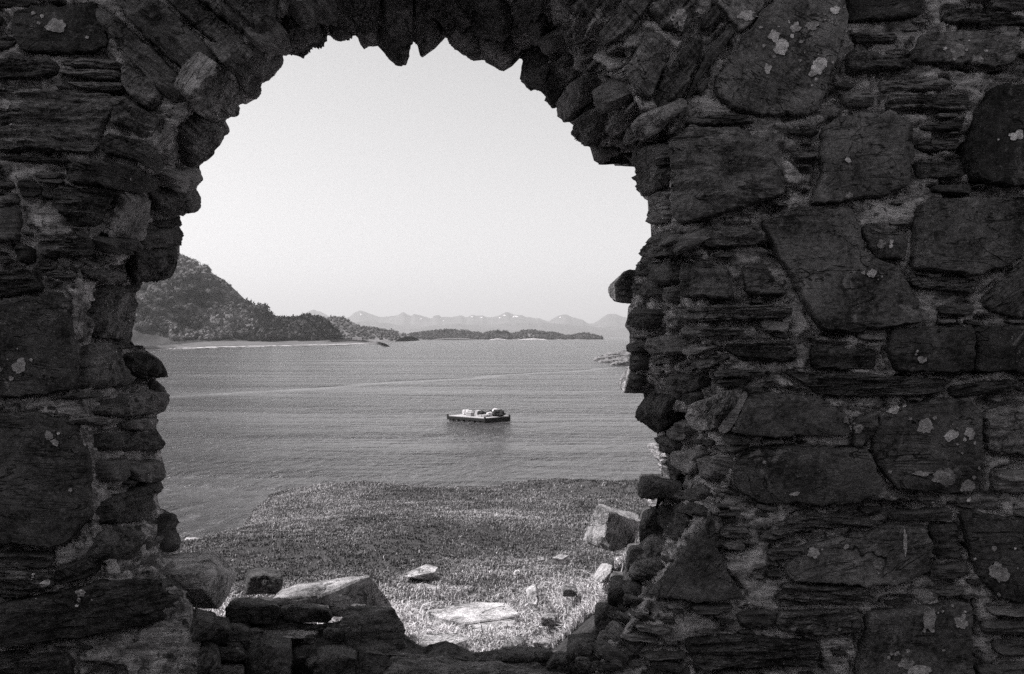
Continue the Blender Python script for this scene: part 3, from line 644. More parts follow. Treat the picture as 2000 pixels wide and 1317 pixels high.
# unseen walls added round the camera to keep low light off the near face
def unseen_walls():
    def seg(name, x0, x1, y0, y1, top, seed):
        L = max(x1 - x0, y1 - y0); nu, nv = int(L / .12), 36; V, fs = [], []; rr = np.random.default_rng(seed)
        alongx = (x1 - x0) > (y1 - y0)
        for side in (0, 1):
            for j in range(nv + 1):
                for i in range(nu + 1):
                    u = i / nu; t_ = top + .35 * math.sin(u * 9 + seed) + .2 * math.sin(u * 23); z = EYE - 1.95 + (t_ + 1.95) * j / nv
                    q = Vector((u * L * 2.2, z * 5, seed + side * 9)); d = .05 * fbm(q, 4)
                    if alongx: V.append((x0 + (x1 - x0) * u, (y1 + d) if side else (y0 - d), z))
                    else: V.append(((x1 + d) if side else (x0 - d), y0 + (y1 - y0) * u, z))
        n = (nu + 1) * (nv + 1); w_ = nu + 1
        for side in (0, 1):
            for j in range(nv):
                for i in range(nu): a = side * n + j * w_ + i; fs.append((a, a + 1, a + w_ + 1, a + w_))
        for i in range(nu): a = nv * w_ + i; fs.append((a, a + 1, n + a + 1, n + a))
        for j in range(nv): a = j * w_; fs += [(a, a + w_, n + a + w_, n + a), (a + nu, a + w_ + nu, n + a + w_ + nu, n + a + nu)]
        o = link_mesh(name, V, fs, M['stone']); o.color = (1, .5, .5, 0); wparent(o)
    seg('unseen_rear_wall', -5.2, 5.6, -4.6, -3.8, 1.2, 1); seg('unseen_side_wall', -5.2, -4.5, -3.75, 2.95, 1.5, 2); seg('unseen_side_wall', 4.9, 5.6, -3.75, 2.95, 1.2, 3)
unseen_walls()
# lichen rosettes: (x, y, rx, ry) in photo pixels, laid on whatever stone is there
LICH = [(110,50,22,13),(75,45,4,3),(170,73,4,3),(6,205,16,14),(36,716,14,16),(22,740,5,5),(96,851,9,10),(107,864,8,7),(88,1140,12,7),(157,1158,10,8),(137,957,4,4),
 (1512,70,12,12),(1554,53,11,10),(1527,92,15,17),(1585,50,14,10),(1600,128,16,17),(1588,143,9,8),(1500,135,7,10),(1325,40,17,22),(1321,88,6,9),(1870,100,15,16),(1910,118,13,12),(1985,265,15,10),
 (1658,382,8,6),(1656,312,6,6),(1722,477,9,10),(1703,534,10,9),(1802,703,9,7),(1807,832,16,14),(1858,850,15,11),(1895,846,11,12),(1655,820,8,9),(1676,838,10,10),(1745,800,12,9),
 (1738,922,4,3),(1846,932,26,18),(1890,952,15,14),(1800,925,20,5),(1590,1080,12,12),(1672,1100,7,7),(1715,1105,9,9),(1768,1060,4,26),(1942,1072,5,6),(1952,1118,19,20),(1550,1230,6,4),
 (1815,1210,14,24),(1878,1215,13,14),(1770,1297,17,11),(1795,1310,26,12),(1752,1277,6,5),(1653,1068,6,5),(1493,903,4,4),(1552,965,9,4),(1640,1230,3,3),(1460,30,20,10),(1630,20,10,8)]
deps = bpy.context.evaluated_depsgraph_get()
rl_ = random.Random(3)
for (x, y, rx, ry) in list(LICH):
    if rx > 8:
        for _ in range(rl_.randint(1, 4)): a = rl_.uniform(0, 6.28); q = rl_.uniform(1.3, 3.0); r2 = rl_.uniform(1.5, 4.5); LICH.append((x + math.cos(a) * rx * q, y + math.sin(a) * rx * q, r2, r2 * rl_.uniform(.6, 1.2)))
def lichens():
    eye = Vector((0, 0, EYE))
    for k, (x, y, rx, ry) in enumerate(LICH):
        n = 44; rr = np.random.default_rng(k)
        fan, ok = [], True
        for t in (0, .5, 1.0, 1.02):
            for i in range(n if t else 1):
                a = i / n * 2 * math.pi
                wob = .92 + .5 * fbm(Vector((math.cos(a) * 1.1 + k * 3, math.sin(a) * 1.1, k)), 7)
                px, py = x + rx * t * wob * math.cos(a), y + ry * t * wob * math.sin(a)
                d = (P(px, py, 1) - eye).normalized(); hit, loc, nor, *_ = sc.ray_cast(deps, eye, d)
                if not hit or loc.y > 4.2: ok = False; break
                fan.append(loc - d * (.004 if t < 1.01 else -.006))
            if not ok: break
        if not ok: continue
        fs = [(0, 1 + i, 1 + (i + 1) % n) for i in range(n)]
        for r in range(2): fs += [(1 + r * n + i, 1 + (r + 1) * n + i, 1 + (r + 1) * n + (i + 1) % n, 1 + r * n + (i + 1) % n) for i in range(n)]
        wparent(link_mesh('lichen_patch', fan, fs, M['lichen']))
lichens()

def cr(x0, y0, s, pts): return [(x0 + a / s, y0 + b / s) for a, b in pts]
# ------------------------------------------------------------------ ground outside: the grassy cliff top
def poly_sd(x, y):      # distance inside the lawn's edge (positive inside)
    a = x + 2.25 + .10 * np.sin(y * 2.1) + .06 * np.sin(y * 5.3)
    b = 10.35 - y + .10 * np.sin(x * 1.7 + 1) + .05 * np.sin(x * 4.9)
    r = 1.1
    return np.where((a < r) & (b < r), r - np.hypot(r - a, r - b), np.minimum(a, b))
def ground_z(x, y, coarse=True):
    x = np.asarray(x, float); y = np.asarray(y, float)
    p = np.stack([x, y, x * 0], -1)
    z = -1.245 - .038 * (y - 4) + .16 * vfbm(p * .55 + 4, 3) * sstep(4.5, 7, y) + .05 * vfbm(p * 1.3, 3) + .028 * vfbm(p * 4 + 9, 3)
    # the grassy mound against the right jamb
    z = z + .40 * sstep(.02, .62, x) * sstep(5.1, 4.05, y)
    z = z - .03 * sstep(-.45, -.1, x) * sstep(.35, .05, x) * sstep(4.5, 3.9, y)
    sdv = poly_sd(x, y)
    z = z - np.where(sdv < 0.5, (0.5 - np.minimum(sdv, .5)) ** 2 * .35, 0) - np.where(sdv < 0, np.abs(sdv) * 1.1, 0)
    inner = sstep(3.7, 3.3, y)
    z = z * (1 - inner) + (-1.8 + .03 * vfbm(p * 1.5, 3)) * inner
    return np.maximum(EYE + z, -2.0)
def soil_mat():
    t = NT('turf soil', .95, .1); v = t.co(); a = t.noise(v, 3, 6, .7); b = t.noise(v, 45, 8, .75)
    sp_ = t.n('ShaderNodeSeparateXYZ'); t.l(v, sp_.inputs[0]); t.gray(t.math('MULTIPLY', t.math('MULTIPLY', t.maprange(a, .3, .7, .08, .14), t.maprange(b, .3, .7, .6, 1.4)), t.maprange(sp_.outputs[1], 3.3, 3.6, .25, 1)))  # floor inside the wall painted darker, as if shaded, to cut bounced light
    t.bump(b, .05, 1); return t.m
def build_ground():
    xs = np.concatenate([np.arange(-40, -5, .8), np.arange(-5, 5, .05), np.arange(5, 40.1, .8)]); ys = np.concatenate([np.arange(-30, 3, .6), np.arange(3, 13, .05), np.arange(13, 30, .5)])
    X, Y = np.meshgrid(xs, ys); Z = ground_z(X, Y)
    V = np.stack([X, Y, Z], -1).reshape(-1, 3); h, w_ = X.shape; idx = np.arange(h * w_).reshape(h, w_)
    Fq = np.stack([idx[:-1, :-1].ravel(), idx[:-1, 1:].ravel(), idx[1:, 1:].ravel(), idx[1:, :-1].ravel()], 1)
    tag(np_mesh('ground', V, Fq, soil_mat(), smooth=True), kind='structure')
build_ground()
def grass_mat():
    t = NT('grass blades', .6, .35); v = t.co()
    at = t.n('ShaderNodeAttribute', attribute_name='tone'); sp = t.n('ShaderNodeSeparateColor'); t.l(at.outputs['Color'], sp.inputs[0])
    t.gray(sp.outputs[0]); t.b.inputs['Subsurface Weight'].default_value = 0
    return t.m
SLABS = [(cr(750,1050,4,[(330,570),(500,530),(720,500),(960,510),(1060,590),(1000,615),(780,615),(640,668),(440,620)]), -1.225),
         (cr(750,1050,4,[(640,675),(800,632),(1040,632),(1010,690),(770,712),(735,748)]), -1.235),
         ([(817,1248),(832,1238),(888,1236),(918,1248),(880,1262),(830,1262)], -1.17), ([(978,1252),(1015,1236),(1030,1250),(1002,1270),(978,1284)], -1.17), ([(780,1126),(835,1099),(860,1108),(850,1120)], -1.27)]
def slab_mask(x, y):
    m = np.zeros(x.shape, bool)
    for pix, z in SLABS:
        w_ = [((px - 1000) / F * (-z * F / (py - 658.5)), -z * F / (py - 658.5)) for px, py in pix]; m |= inside(x, y, w_)
    return m
def build_grass():
    n = 620000; rg = np.random.default_rng(5)
    # denser near the wall, where blades show larger
    y = 3.75 + 7.3 * rg.random(n) ** 1.25; x = -2.9 + (3.3 + np.maximum(y * .42 , 1.0)) * rg.random(n)
    p = np.stack([x, y, x * 0], -1); sdv = poly_sd(x, y); cl = vfbm(p * 7, 3); cl2 = vfbm(p * 1.1 + 3, 3); cl3 = vfbm(p * 26 + 8, 2)
    keep = (sdv > -.7) & (rg.random(n) < .60 + .9 * cl3 + .7 * cl2 * sstep(4.6, 6, y)) & ~slab_mask(x, y)
    x, y, cl, cl2 = x[keep], y[keep], cl[keep], cl2[keep]; n = len(x); z = ground_z(x, y)
    near = sstep(5.6, 4.3, y)
    hgt = (.008 + .011 * rg.random(n) + .018 * np.clip(cl, 0, 1)) * (1 + 1.1 * near * (1 + cl2)) ; wd = .0013 + .0014 * rg.random(n) + .0004 * y * .5
    tall = rg.random(n) < .004; hgt = np.where(tall, hgt * 2.6, hgt)
    az = rg.random(n) * 2 * math.pi; lean = rg.random(n) ** .7 * 1.25; la = rg.random(n) * 2 * math.pi
    bx, by = np.cos(az) * wd, np.sin(az) * wd; lx, ly = np.cos(la) * hgt * lean, np.sin(la) * hgt * lean
    V = np.empty((n, 5, 3)); zb = z - .006
    V[:, 0] = np.stack([x - bx, y - by, zb], -1); V[:, 1] = np.stack([x + bx, y + by, zb], -1)
    V[:, 2] = np.stack([x + bx * .8 + lx * .35, y + by * .8 + ly * .35, z + hgt * .6], -1); V[:, 3] = np.stack([x - bx * .8 + lx * .35, y - by * .8 + ly * .35, z + hgt * .6], -1)
    V[:, 4] = np.stack([x + lx, y + ly, z + hgt * (1.05 - .35 * lean)], -1)
    b = np.arange(n)[:, None] * 5
    Fq = b + np.array([[0, 1, 2, 3]]); Ft = b + np.array([[3, 2, 4]])
    o = mesh_mixed('grass', V.reshape(-1, 3), Fq, Ft, grass_mat())
    tone = (.15 + .24 * cl2 + .16 * rg.random(n) ** 2 + .12 * cl) * (1 + .9 * near)
    tone = np.where(rg.random(n) < .05, tone + .28, tone); tone = np.clip(tone, .03, .7)
    tt = np.repeat(tone, 5); ca = o.data.color_attributes.new('tone', 'FLOAT_COLOR', 'POINT'); ca.data.foreach_set('color', np.stack([tt, tt, tt, tt * 0 + 1], 1).astype(np.float32).ravel())
    tag(o, 'short windblown turf covering the cliff top beyond the opening', 'grass', kind='stuff')
build_grass()

# ------------------------------------------------------------------ rocks: convex hull of (px, py, depth) points, subdivided and roughened
def rock(name, pts, mat, label, tone=1., style='r', ang=0, speck=.4, cuts=4, amp=1., group=None, parent=None, bev=.005, world=False):
    bm = bmesh.new()
    for p in pts: bm.verts.new(Vector(p) if world else P(*p))
    r = bmesh.ops.convex_hull(bm, input=bm.verts[:])
    bmesh.ops.delete(bm, geom=[v for v in bm.verts if not v.link_faces], context='VERTS')
    bmesh.ops.dissolve_limit(bm, angle_limit=R(6), verts=bm.verts, edges=bm.edges)
    size = (max(v.co.x for v in bm.verts) - min(v.co.x for v in bm.verts))
    b_ = min(bev, size * .08)
    bmesh.ops.bevel(bm, geom=bm.edges[:], offset=b_, segments=1, affect='EDGES', profile=.6)
    bmesh.ops.triangulate(bm, faces=bm.faces[:])
    target = size / 34
    for _ in range(cuts + 2):
        es = [e for e in bm.edges if e.calc_length() > target * 1.4]
        if not es or len(bm.faces) > 9000: break
        bmesh.ops.subdivide_edges(bm, edges=es, cuts=1, use_grid_fill=False); bmesh.ops.triangulate(bm, faces=[f for f in bm.faces if len(f.verts) > 3])
    bm.normal_update(); sd_ = random.random() * 50; s = size / .4
    ca_, sa_ = math.cos(R(ang)), math.sin(R(ang))
    nv = {}
    for v in bm.verts:
        q = v.co / max(s, .3); q = Vector((q.x * ca_ - q.z * sa_, q.y, q.x * sa_ + q.z * ca_))
        d = .010 * fbm(q * 9 + Vector((sd_, 0, 0)), 3) + .006 * fbm(q * 32, 3) - .009 * abs(fbm(q * 15 + Vector((0, sd_, 0)), 2))
        if style == 'l': d += .008 * fbm(Vector((q.x * 7, q.y * 7, q.z * 60)), 3)
        if style == 's': d *= .5
        nv[v] = v.co + v.normal * d * amp * max(min(s, 1.6), .25)
    for v, c in nv.items(): v.co = c
    c0 = Vector((sum(v.co.x for v in bm.verts) / len(bm.verts), sum(v.co.y for v in bm.verts) / len(bm.verts), min(v.co.z for v in bm.verts)))
    me = bpy.data.meshes.new(name); bm.to_mesh(me); bm.free()
    me.transform(Matrix.Translation(-c0)); o = bpy.data.objects.new(name, me); C.objects.link(o); o.location = c0
    me.materials.append(mat); o.color = (tone, {'l': .95, 'r': .4, 's': .15}[style], speck, (ang % 360) / 360)
    if label: tag(o, label, 'rock' if name == 'boulder' else name.replace('_', ' '), group)
    return o
def rk(px0, px1, py0, py1, d0, d1, jit=.14, seed=0):
    """angular block filling a pixel box: a broken front face at depth d0 and a top sloping away to d1"""
    rr = random.Random(seed); out = []; w_, h_ = px1 - px0, py1 - py0; j = lambda a: rr.uniform(-a, a)
    cutx = rr.choice((0, 1)); tl, tr = rr.uniform(.12, .4), rr.uniform(.12, .4)
    front = [(.02 + .12 * (1 - cutx), tl + .1), (.35 + j(.2), tl * .7 + j(.05)), (.98 - .12 * cutx, tr + .08), (1.0, .55 + j(.2)), (.92 + j(.06), 1), (.06 + j(.06), 1), (0, .6 + j(.2))]
    for a, b in front: out.append((px0 + w_ * a, py0 + h_ * b, d0 + j(.03)))
    for a, b in ((.08 + j(.08), .0), (.55 + j(.25), -.04), (.95 + j(.05), .05), (.9, .9), (.1, .9)):
        out.append((px0 + w_ * a, py0 + h_ * b, d1 + j(.03)))
    return out
ST = M['stone']; PS = M['pale_stone']
rock('boulder', [(424,1072,3.62),(262,1090,3.62),(180,1100,3.6),(150,1121,3.22),(240,1121,3.22),(392,1121,3.20),(463,1121,3.55),(455,1135,3.62),(444,1168,3.5),(427,1190,3.38),(396,1150,3.2),(300,1180,3.3),(180,1180,3.3)], ST,
     'long squared block with a flat grained top at the left end of the sill', 3.8, 's', 0, .0, amp=.3, bev=.003)
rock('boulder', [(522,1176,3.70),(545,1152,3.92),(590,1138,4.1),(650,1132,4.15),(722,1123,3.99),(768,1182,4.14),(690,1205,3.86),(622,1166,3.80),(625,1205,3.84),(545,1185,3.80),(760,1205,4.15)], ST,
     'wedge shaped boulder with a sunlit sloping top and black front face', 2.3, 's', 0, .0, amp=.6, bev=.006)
rock('boulder', [(676,1186,3.62),(690,1182,3.78),(762,1183,3.8),(770,1190,3.6),(792,1230,3.55),(792,1280,3.5),(668,1290,3.45),(660,1225,3.5),(700,1330,3.45),(780,1330,3.45)], ST,
     'upright block with a thin sunlit rim in front of the wedge boulder', .8, 'l', 0, .5)
rock('boulder', [(495,1226,3.58),(532,1212,3.72),(642,1220,3.68),(602,1246,3.46),(557,1247,3.44),(520,1262,3.55),(620,1262,3.6)], ST,
     'flat lozenge of grey stone lying among the sill rubble', 4., 's', 0, .1, amp=.5, bev=.005)
rock('boulder', rk(438, 548, 1168, 1220, 3.5, 3.85, seed=2), ST, 'dark rounded boulder between the squared block and the wedge boulder', .6, 'r', 0, .4)
rock('boulder', rk(545, 650, 1178, 1216, 3.6, 3.85, seed=12), ST, 'mossy dark stone tucked under the wedge boulder', .8, 'r', 0, .7)
rock('boulder', rk(478, 570, 1240, 1345, 3.1, 3.5, seed=3), ST, 'tall rough stone in shade at the bottom edge left of the dark gap', .9, 'r', 60, .5)
rock('boulder', rk(385, 452, 1206, 1262, 3.15, 3.5, seed=4), ST, 'small dark square stone right of the pale mortar patch', .6, 'r', 0, .7)
rock('boulder', rk(378, 482, 1258, 1292, 3.08, 3.45, seed=5), ST, 'thin dark slab wedged low beside the pale mortar patch', .5, 'l', 0, .3)
rock('boulder', rk(440, 490, 1215, 1258, 3.3, 3.6, seed=15), ST, 'dim fist sized stone left of the flat lozenge', .9, 'r', 0, .5)
rock('boulder', rk(385, 480, 1290, 1340, 3.0, 3.3, seed=6), ST, 'broken grey stone at the bottom edge beside the pale mortar', 1.2, 'r', 20, .6)
rock('boulder', rk(560, 655, 1250, 1345, 3.3, 3.6, seed=7), ST, 'black recessed stone below the flat lozenge', .35, 'r', 0, .3)
rock('boulder', rk(610, 700, 1262, 1345, 3.1, 3.4, seed=8), ST, 'grey crumbling stone under the upright block', 1.1, 'r', 40, .7)
rock('boulder', [(750,1298,3.15),(765,1282,3.3),(790,1280,3.42),(900,1290,3.42),(1000,1296,3.4),(1070,1306,3.3),(1110,1330,3.2),(1060,1360,3.0),(780,1360,3.0),(740,1350,3.05),(880,1300,3.1)], ST,
     'broad low boulder spanning the bottom edge of the opening', 1.3, 'l', 0, .3, bev=.02)
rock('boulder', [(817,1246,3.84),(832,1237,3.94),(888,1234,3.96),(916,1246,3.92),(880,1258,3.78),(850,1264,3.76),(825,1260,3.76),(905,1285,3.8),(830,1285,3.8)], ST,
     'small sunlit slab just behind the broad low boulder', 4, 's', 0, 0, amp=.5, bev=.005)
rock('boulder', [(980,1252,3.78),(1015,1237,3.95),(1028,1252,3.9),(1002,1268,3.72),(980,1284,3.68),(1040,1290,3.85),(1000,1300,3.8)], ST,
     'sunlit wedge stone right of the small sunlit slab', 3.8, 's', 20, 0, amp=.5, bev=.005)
rock('boulder', rk(978, 1085, 1262, 1312, 3.4, 3.72, seed=9), ST, 'dark peaked stone in front of the sunlit wedge stone', .6, 'r', 0, .3)
rock('boulder', rk(1065, 1130, 1275, 1330, 3.3, 3.6, seed=10), ST, 'dark stone right of the dark peaked stone at the bottom', .8, 'r', 0, .3)
rock('boulder', rk(1104, 1178, 1238, 1325, 3.25, 3.6, seed=11), ST, 'leaning dark stone where the turf meets the right jamb', .9, 'r', 50, .4)
rock('boulder', rk(1165, 1222, 1228, 1278, 3.2, 3.5, seed=13), ST, 'lighter grey stone leaning at the foot of the right jamb', 1.7, 'r', 50, .6)
rock('boulder', [(1213,1226,3.1),(1235,1205,3.25),(1300,1203,3.3),(1322,1222,3.2),(1300,1255,3.1),(1235,1250,3.05),(1250,1240,3.35),(1300,1240,3.35)], ST,
     'oval grained stone lying below the triangular wall stone', 1.3, 'l', 5, .4)
rock('boulder', rk(1168, 1245, 1288, 1350, 3.0, 3.3, seed=14), ST, 'rounded grey stone at the bottom edge below the leaning stone', 1.3, 'r', 0, .5)
rock('boulder', rk(1242, 1330, 1286, 1350, 3.0, 3.3, seed=16), ST, 'blunt stone at the bottom edge beside the lower wall course', 1.2, 'r', 0, .5)
rock('boulder', rk(1205, 1290, 1252, 1296, 3.05, 3.35, seed=17), ST, 'small rough stone under the oval grained stone', .8, 'r', 0, .7)
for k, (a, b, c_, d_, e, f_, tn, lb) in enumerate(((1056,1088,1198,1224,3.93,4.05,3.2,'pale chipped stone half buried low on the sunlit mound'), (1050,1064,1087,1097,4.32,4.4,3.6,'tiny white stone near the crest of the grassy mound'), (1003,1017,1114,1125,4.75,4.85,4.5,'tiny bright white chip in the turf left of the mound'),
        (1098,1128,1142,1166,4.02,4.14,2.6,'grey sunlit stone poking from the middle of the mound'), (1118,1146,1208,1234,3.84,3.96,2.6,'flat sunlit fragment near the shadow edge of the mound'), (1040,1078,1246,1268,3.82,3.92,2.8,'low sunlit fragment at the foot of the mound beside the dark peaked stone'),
        (1248,1310,990,1062,3.58,3.8,.9,'dark angular stone at the foot of the right jamb beside the leaning block'), (1222,1278,1062,1128,3.5,3.8,1.3,'grey split stone under the dark angular stone at the right jamb foot'),
        (1186,1240,1118,1188,3.5,3.78,.8,'dark wedge stone edging the sunlit grass at the right jamb foot'), (1160,1216,1176,1240,3.42,3.75,1.0,'broken stone at the shadow edge on the mound right of the turf'),
        (372,424,1192,1252,2.96,3.2,.8,'dark block against the right side of the pale mortar patch'), (384,432,1250,1340,2.95,3.2,1.1,'rough stone at the bottom edge touching the pale mortar patch'),
        (1243,1335,925,974,3.5,3.78,.8,'small dark ledge stone under the sunlit chips of the right jamb'))):
    rock('boulder', rk(a, b, c_, d_, e, f_, seed=60 + k), ST, lb, tn, 'r', 40, .5)
def slab(pix, z, thick, label, tone=4., ang=0, seed=1, cat='boulder'):
    rr = random.Random(seed); pts = []
    for (x, y) in pix:
        d = -z * F / (y - 658.5); pts.append(tuple(P(x, y, d))); q = P(x, y, d); pts.append((q.x + .01, q.y + .01, q.z - thick))
    return rock(cat, pts, ST, label, tone, 's', ang, 0, amp=.35, bev=.006, world=True)
def cr(x0, y0, s, pts): return [(x0 + a / s, y0 + b / s) for a, b in pts]
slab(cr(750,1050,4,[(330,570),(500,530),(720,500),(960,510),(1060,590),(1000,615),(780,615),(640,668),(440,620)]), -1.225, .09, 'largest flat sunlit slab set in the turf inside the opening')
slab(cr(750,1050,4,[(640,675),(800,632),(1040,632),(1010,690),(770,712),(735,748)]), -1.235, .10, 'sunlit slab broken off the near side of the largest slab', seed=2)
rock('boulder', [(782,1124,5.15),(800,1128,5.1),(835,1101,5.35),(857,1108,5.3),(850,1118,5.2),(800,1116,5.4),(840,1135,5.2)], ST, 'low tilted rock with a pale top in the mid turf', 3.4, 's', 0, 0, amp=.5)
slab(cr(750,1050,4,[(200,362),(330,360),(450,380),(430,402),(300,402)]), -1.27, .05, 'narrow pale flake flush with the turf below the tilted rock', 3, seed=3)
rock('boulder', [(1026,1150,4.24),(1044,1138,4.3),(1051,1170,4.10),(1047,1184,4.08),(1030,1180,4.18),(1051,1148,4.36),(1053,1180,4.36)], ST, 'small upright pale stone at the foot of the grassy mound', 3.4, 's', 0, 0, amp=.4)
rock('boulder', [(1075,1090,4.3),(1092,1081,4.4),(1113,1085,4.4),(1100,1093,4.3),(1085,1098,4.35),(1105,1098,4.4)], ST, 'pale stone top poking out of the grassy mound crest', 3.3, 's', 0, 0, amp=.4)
rock('boulder', [(1165,986,4.0),(1170,984,4.08),(1200,992,4.1),(1246,1004,4.08),(1255,1020,3.98),(1240,1062,3.98),(1200,1080,3.78),(1163,1068,3.86),(1137,1060,3.95),(1145,1040,4.0),(1187,1000,3.80),(1180,1045,3.78)], ST,
     'leaning block with a bright sunlit left edge on the grassy mound', 2.4, 'r', 50, .2, amp=.6)
rock('boulder', [(1155,1130,3.86),(1165,1112,3.9),(1182,1090,3.95),(1200,1092,3.88),(1192,1120,3.8),(1172,1140,3.78),(1190,1140,3.9),(1200,1110,4.)], ST, 'small tilted block below the leaning block on the mound', 3, 's', 50, .2, amp=.5)
rock('boulder', rk(478, 552, 1112, 1160, 4.3, 4.75, seed=20), ST, 'dark mossy hummock stone left of the wedge boulder', .5, 'r', 0, .1)
rock('boulder', rk(358, 392, 1050, 1066, 7.0, 7.3, seed=21), PS, 'pale rock at the far left rim of the turf', 2.4, 's', 0, 0)
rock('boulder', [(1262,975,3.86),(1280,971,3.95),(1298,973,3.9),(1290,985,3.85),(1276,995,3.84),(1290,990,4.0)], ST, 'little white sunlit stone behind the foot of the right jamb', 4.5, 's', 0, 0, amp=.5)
rock('boulder', [(1186,568,3.86),(1189,558,3.9),(1202,552,3.72),(1222,527,3.70),(1275,528,3.74),(1275,592,3.74),(1224,594,3.70),(1201,590,3.72),(1190,580,3.88),(1204,545,4.0),(1205,588,4.0),(1275,528,3.95),(1275,590,3.95)], ST,
     'rounded stone jutting from the right jamb with a sunlit tip', 1.5, 'r', 0, .2, amp=.5).name = 'jutting_stone'
# stones that jut out of the right jamb past its back edge, parts of the wall
def jut(pts, tone, style='r'):
    o = rock('stone', pts, ST, None, tone, style, 0, .2, amp=.5); mw = o.location.copy()
    o.parent = wall; o.location = mw - wall.location; return o
jo = bpy.data.objects['jutting_stone']; jo.name = 'stone'; mw = jo.location.copy(); jo.parent = wall; jo.location = mw - wall.location
for kx in ('label', 'category'): del jo[kx]
jut([(1206,750,3.9),(1217,768,3.70),(1290,770,3.74),(1295,730,3.74),(1232,716,3.70),(1224,717,3.86),(1228,715,4.0),(1212,752,4.02),(1225,766,3.98)], 2.4)
jut([(1262,867,3.96),(1284,864,3.9),(1300,880,3.8),(1306,915,3.8),(1290,905,3.92),(1268,882,3.96),(1272,880,4.08),(1290,870,4.1)], 4.)
jut([(1284,905,3.96),(1300,903,3.88),(1312,915,3.8),(1312,935,3.8),(1296,925,3.92),(1288,918,4.0)], 4.)
jut([(1197,305,3.86),(1232,300,3.8),(1252,302,3.75),(1252,326,3.75),(1198,324,3.86),(1240,326,3.95),(1204,306,4.0)], 1.4, 'l')
# sill core under the rubble
def sill():
    xs = np.arange(-1.5, .9, .02); ys = np.arange(2.98, 3.95, .02); X, Y = np.meshgrid(xs, ys)
    p = np.stack([X, Y, X * 0], -1); Z = EYE - 1.13 + .05 * vfbm(p * 8, 4) + .02 * vfbm(p * 30, 3) + .12 * sstep(.2, .6, X) + .10 * sstep(-.30, -.5, X) * sstep(3.35, 3.6, Y) - .22 * sstep(3.6, 3.95, Y)
    h, w_ = X.shape; idx = np.arange(h * w_).reshape(h, w_); V = np.stack([X, Y, Z], -1).reshape(-1, 3)
    Fq = [np.stack([idx[:-1, :-1].ravel(), idx[:-1, 1:].ravel(), idx[1:, 1:].ravel(), idx[1:, :-1].ravel()], 1)]
    N = len(V); V2 = V.copy(); V2[:, 2] = EYE - 1.9; V = np.concatenate([V, V2])
    for a, b in ((idx[0, :-1], idx[0, 1:]), (idx[-1, 1:], idx[-1, :-1])): Fq.append(np.stack([a, a + N, b + N, b], 1))
    o = np_mesh('sill', V, np.concatenate(Fq), M['stone'], smooth=False); o.color = (.75, .4, .4, 0); wparent(o)
sill()

rr_ = random.Random(77)
for k in range(26):
    px = rr_.uniform(385, 660) if k < 17 else rr_.uniform(1120, 1260); py = rr_.uniform(1225 if k < 17 else 1265, 1300); d = 3.05 + (1300 - py) / 110 * .62; w2 = rr_.uniform(9, 20); h2 = w2 * rr_.uniform(.5, .9)
    zt = -1.02 if px < 800 else -.98
    d = min(max(-zt * F / (py - 658.5), 3.02), 3.78)
    o = rock('rubble_stone', rk(px - w2, px + w2, py - h2, py + h2, d, d + w2 / F * 4, seed=100 + k), ST, 'small dark rubble stone packed among the boulders on the broken sill', rr_.uniform(.5, 1.6), rr_.choice('rls'), rr_.uniform(-30, 30), .5, group='small rubble stones on the broken sill')
    o['category'] = 'rock'
# ------------------------------------------------------------------ sea
def water_mat():
    t = NT('sea water', .15, .5); v = t.n('ShaderNodeTexCoord').outputs['Object']; sep = t.n('ShaderNodeSeparateXYZ'); t.l(v, sep.inputs[0])
    x, y = sep.outputs[0], sep.outputs[1]
    n1 = t.noise(t.mapping(v, (1.3, .6, 1)), 1.0, 5, .62, .6); n2 = t.noise(t.mapping(v, (.22, .17, 1)), 1.0, 3, .5); n3 = t.noise(t.mapping(v, (.012, .05, 1)), 1, 5, .6)
    # the slick: a smoother band that crosses the bay
    ln = t.math('SUBTRACT', t.math('ADD', t.math('MULTIPLY', x, 1.76), 238.), y)
    ln = t.math('ADD', ln, t.math('MULTIPLY', t.math('SUBTRACT', t.noise(t.mapping(v, (.02, .02, 1)), 1, 4), .5), 46.))
    sl_ = t.maprange(t.math('ABSOLUTE', ln), 1.5, 9, 1, 0, True)
    ruf = t.maprange(n3, .38, .62, .35, 1.7)
    amp = t.math('MULTIPLY', ruf, t.math('SUBTRACT', 1.0, t.math('MULTIPLY', sl_, .8)))
    far = t.math('MULTIPLY', t.maprange(y, 90, 420, 1.0, 1.9), t.maprange(y, 900, 3000, 1.0, .6))
    h = t.math('MULTIPLY', t.math('ADD', n1, t.math('MULTIPLY', n2, 1.6)), t.math('MULTIPLY', amp, far))
    t.bump(h, 1.6, 1.0)
    t.b.inputs['IOR'].default_value = 1.333
    t.b.inputs['Base Color'].default_value = (.075, .072, .075, 1)
    return t.m
def build_sea():
    r = [0, 40, 120, 300, 800, 2500, 8000, 30000, 58000]; n = 64; V = [(0, 0, 0)]; fs = []
    for q in r[1:]:
        for i in range(n): a = 2 * math.pi * i / n; V.append((q * math.cos(a), q * math.sin(a), 0))
    for i in range(n): fs.append((0, 1 + i, 1 + (i + 1) % n))
    for k in range(len(r) - 2):
        for i in range(n): a, b = 1 + k * n + i, 1 + k * n + (i + 1) % n; fs.append((a, a + n, b + n, b))
    tag(link_mesh('sea', V, fs, water_mat()), kind='structure')
build_sea()

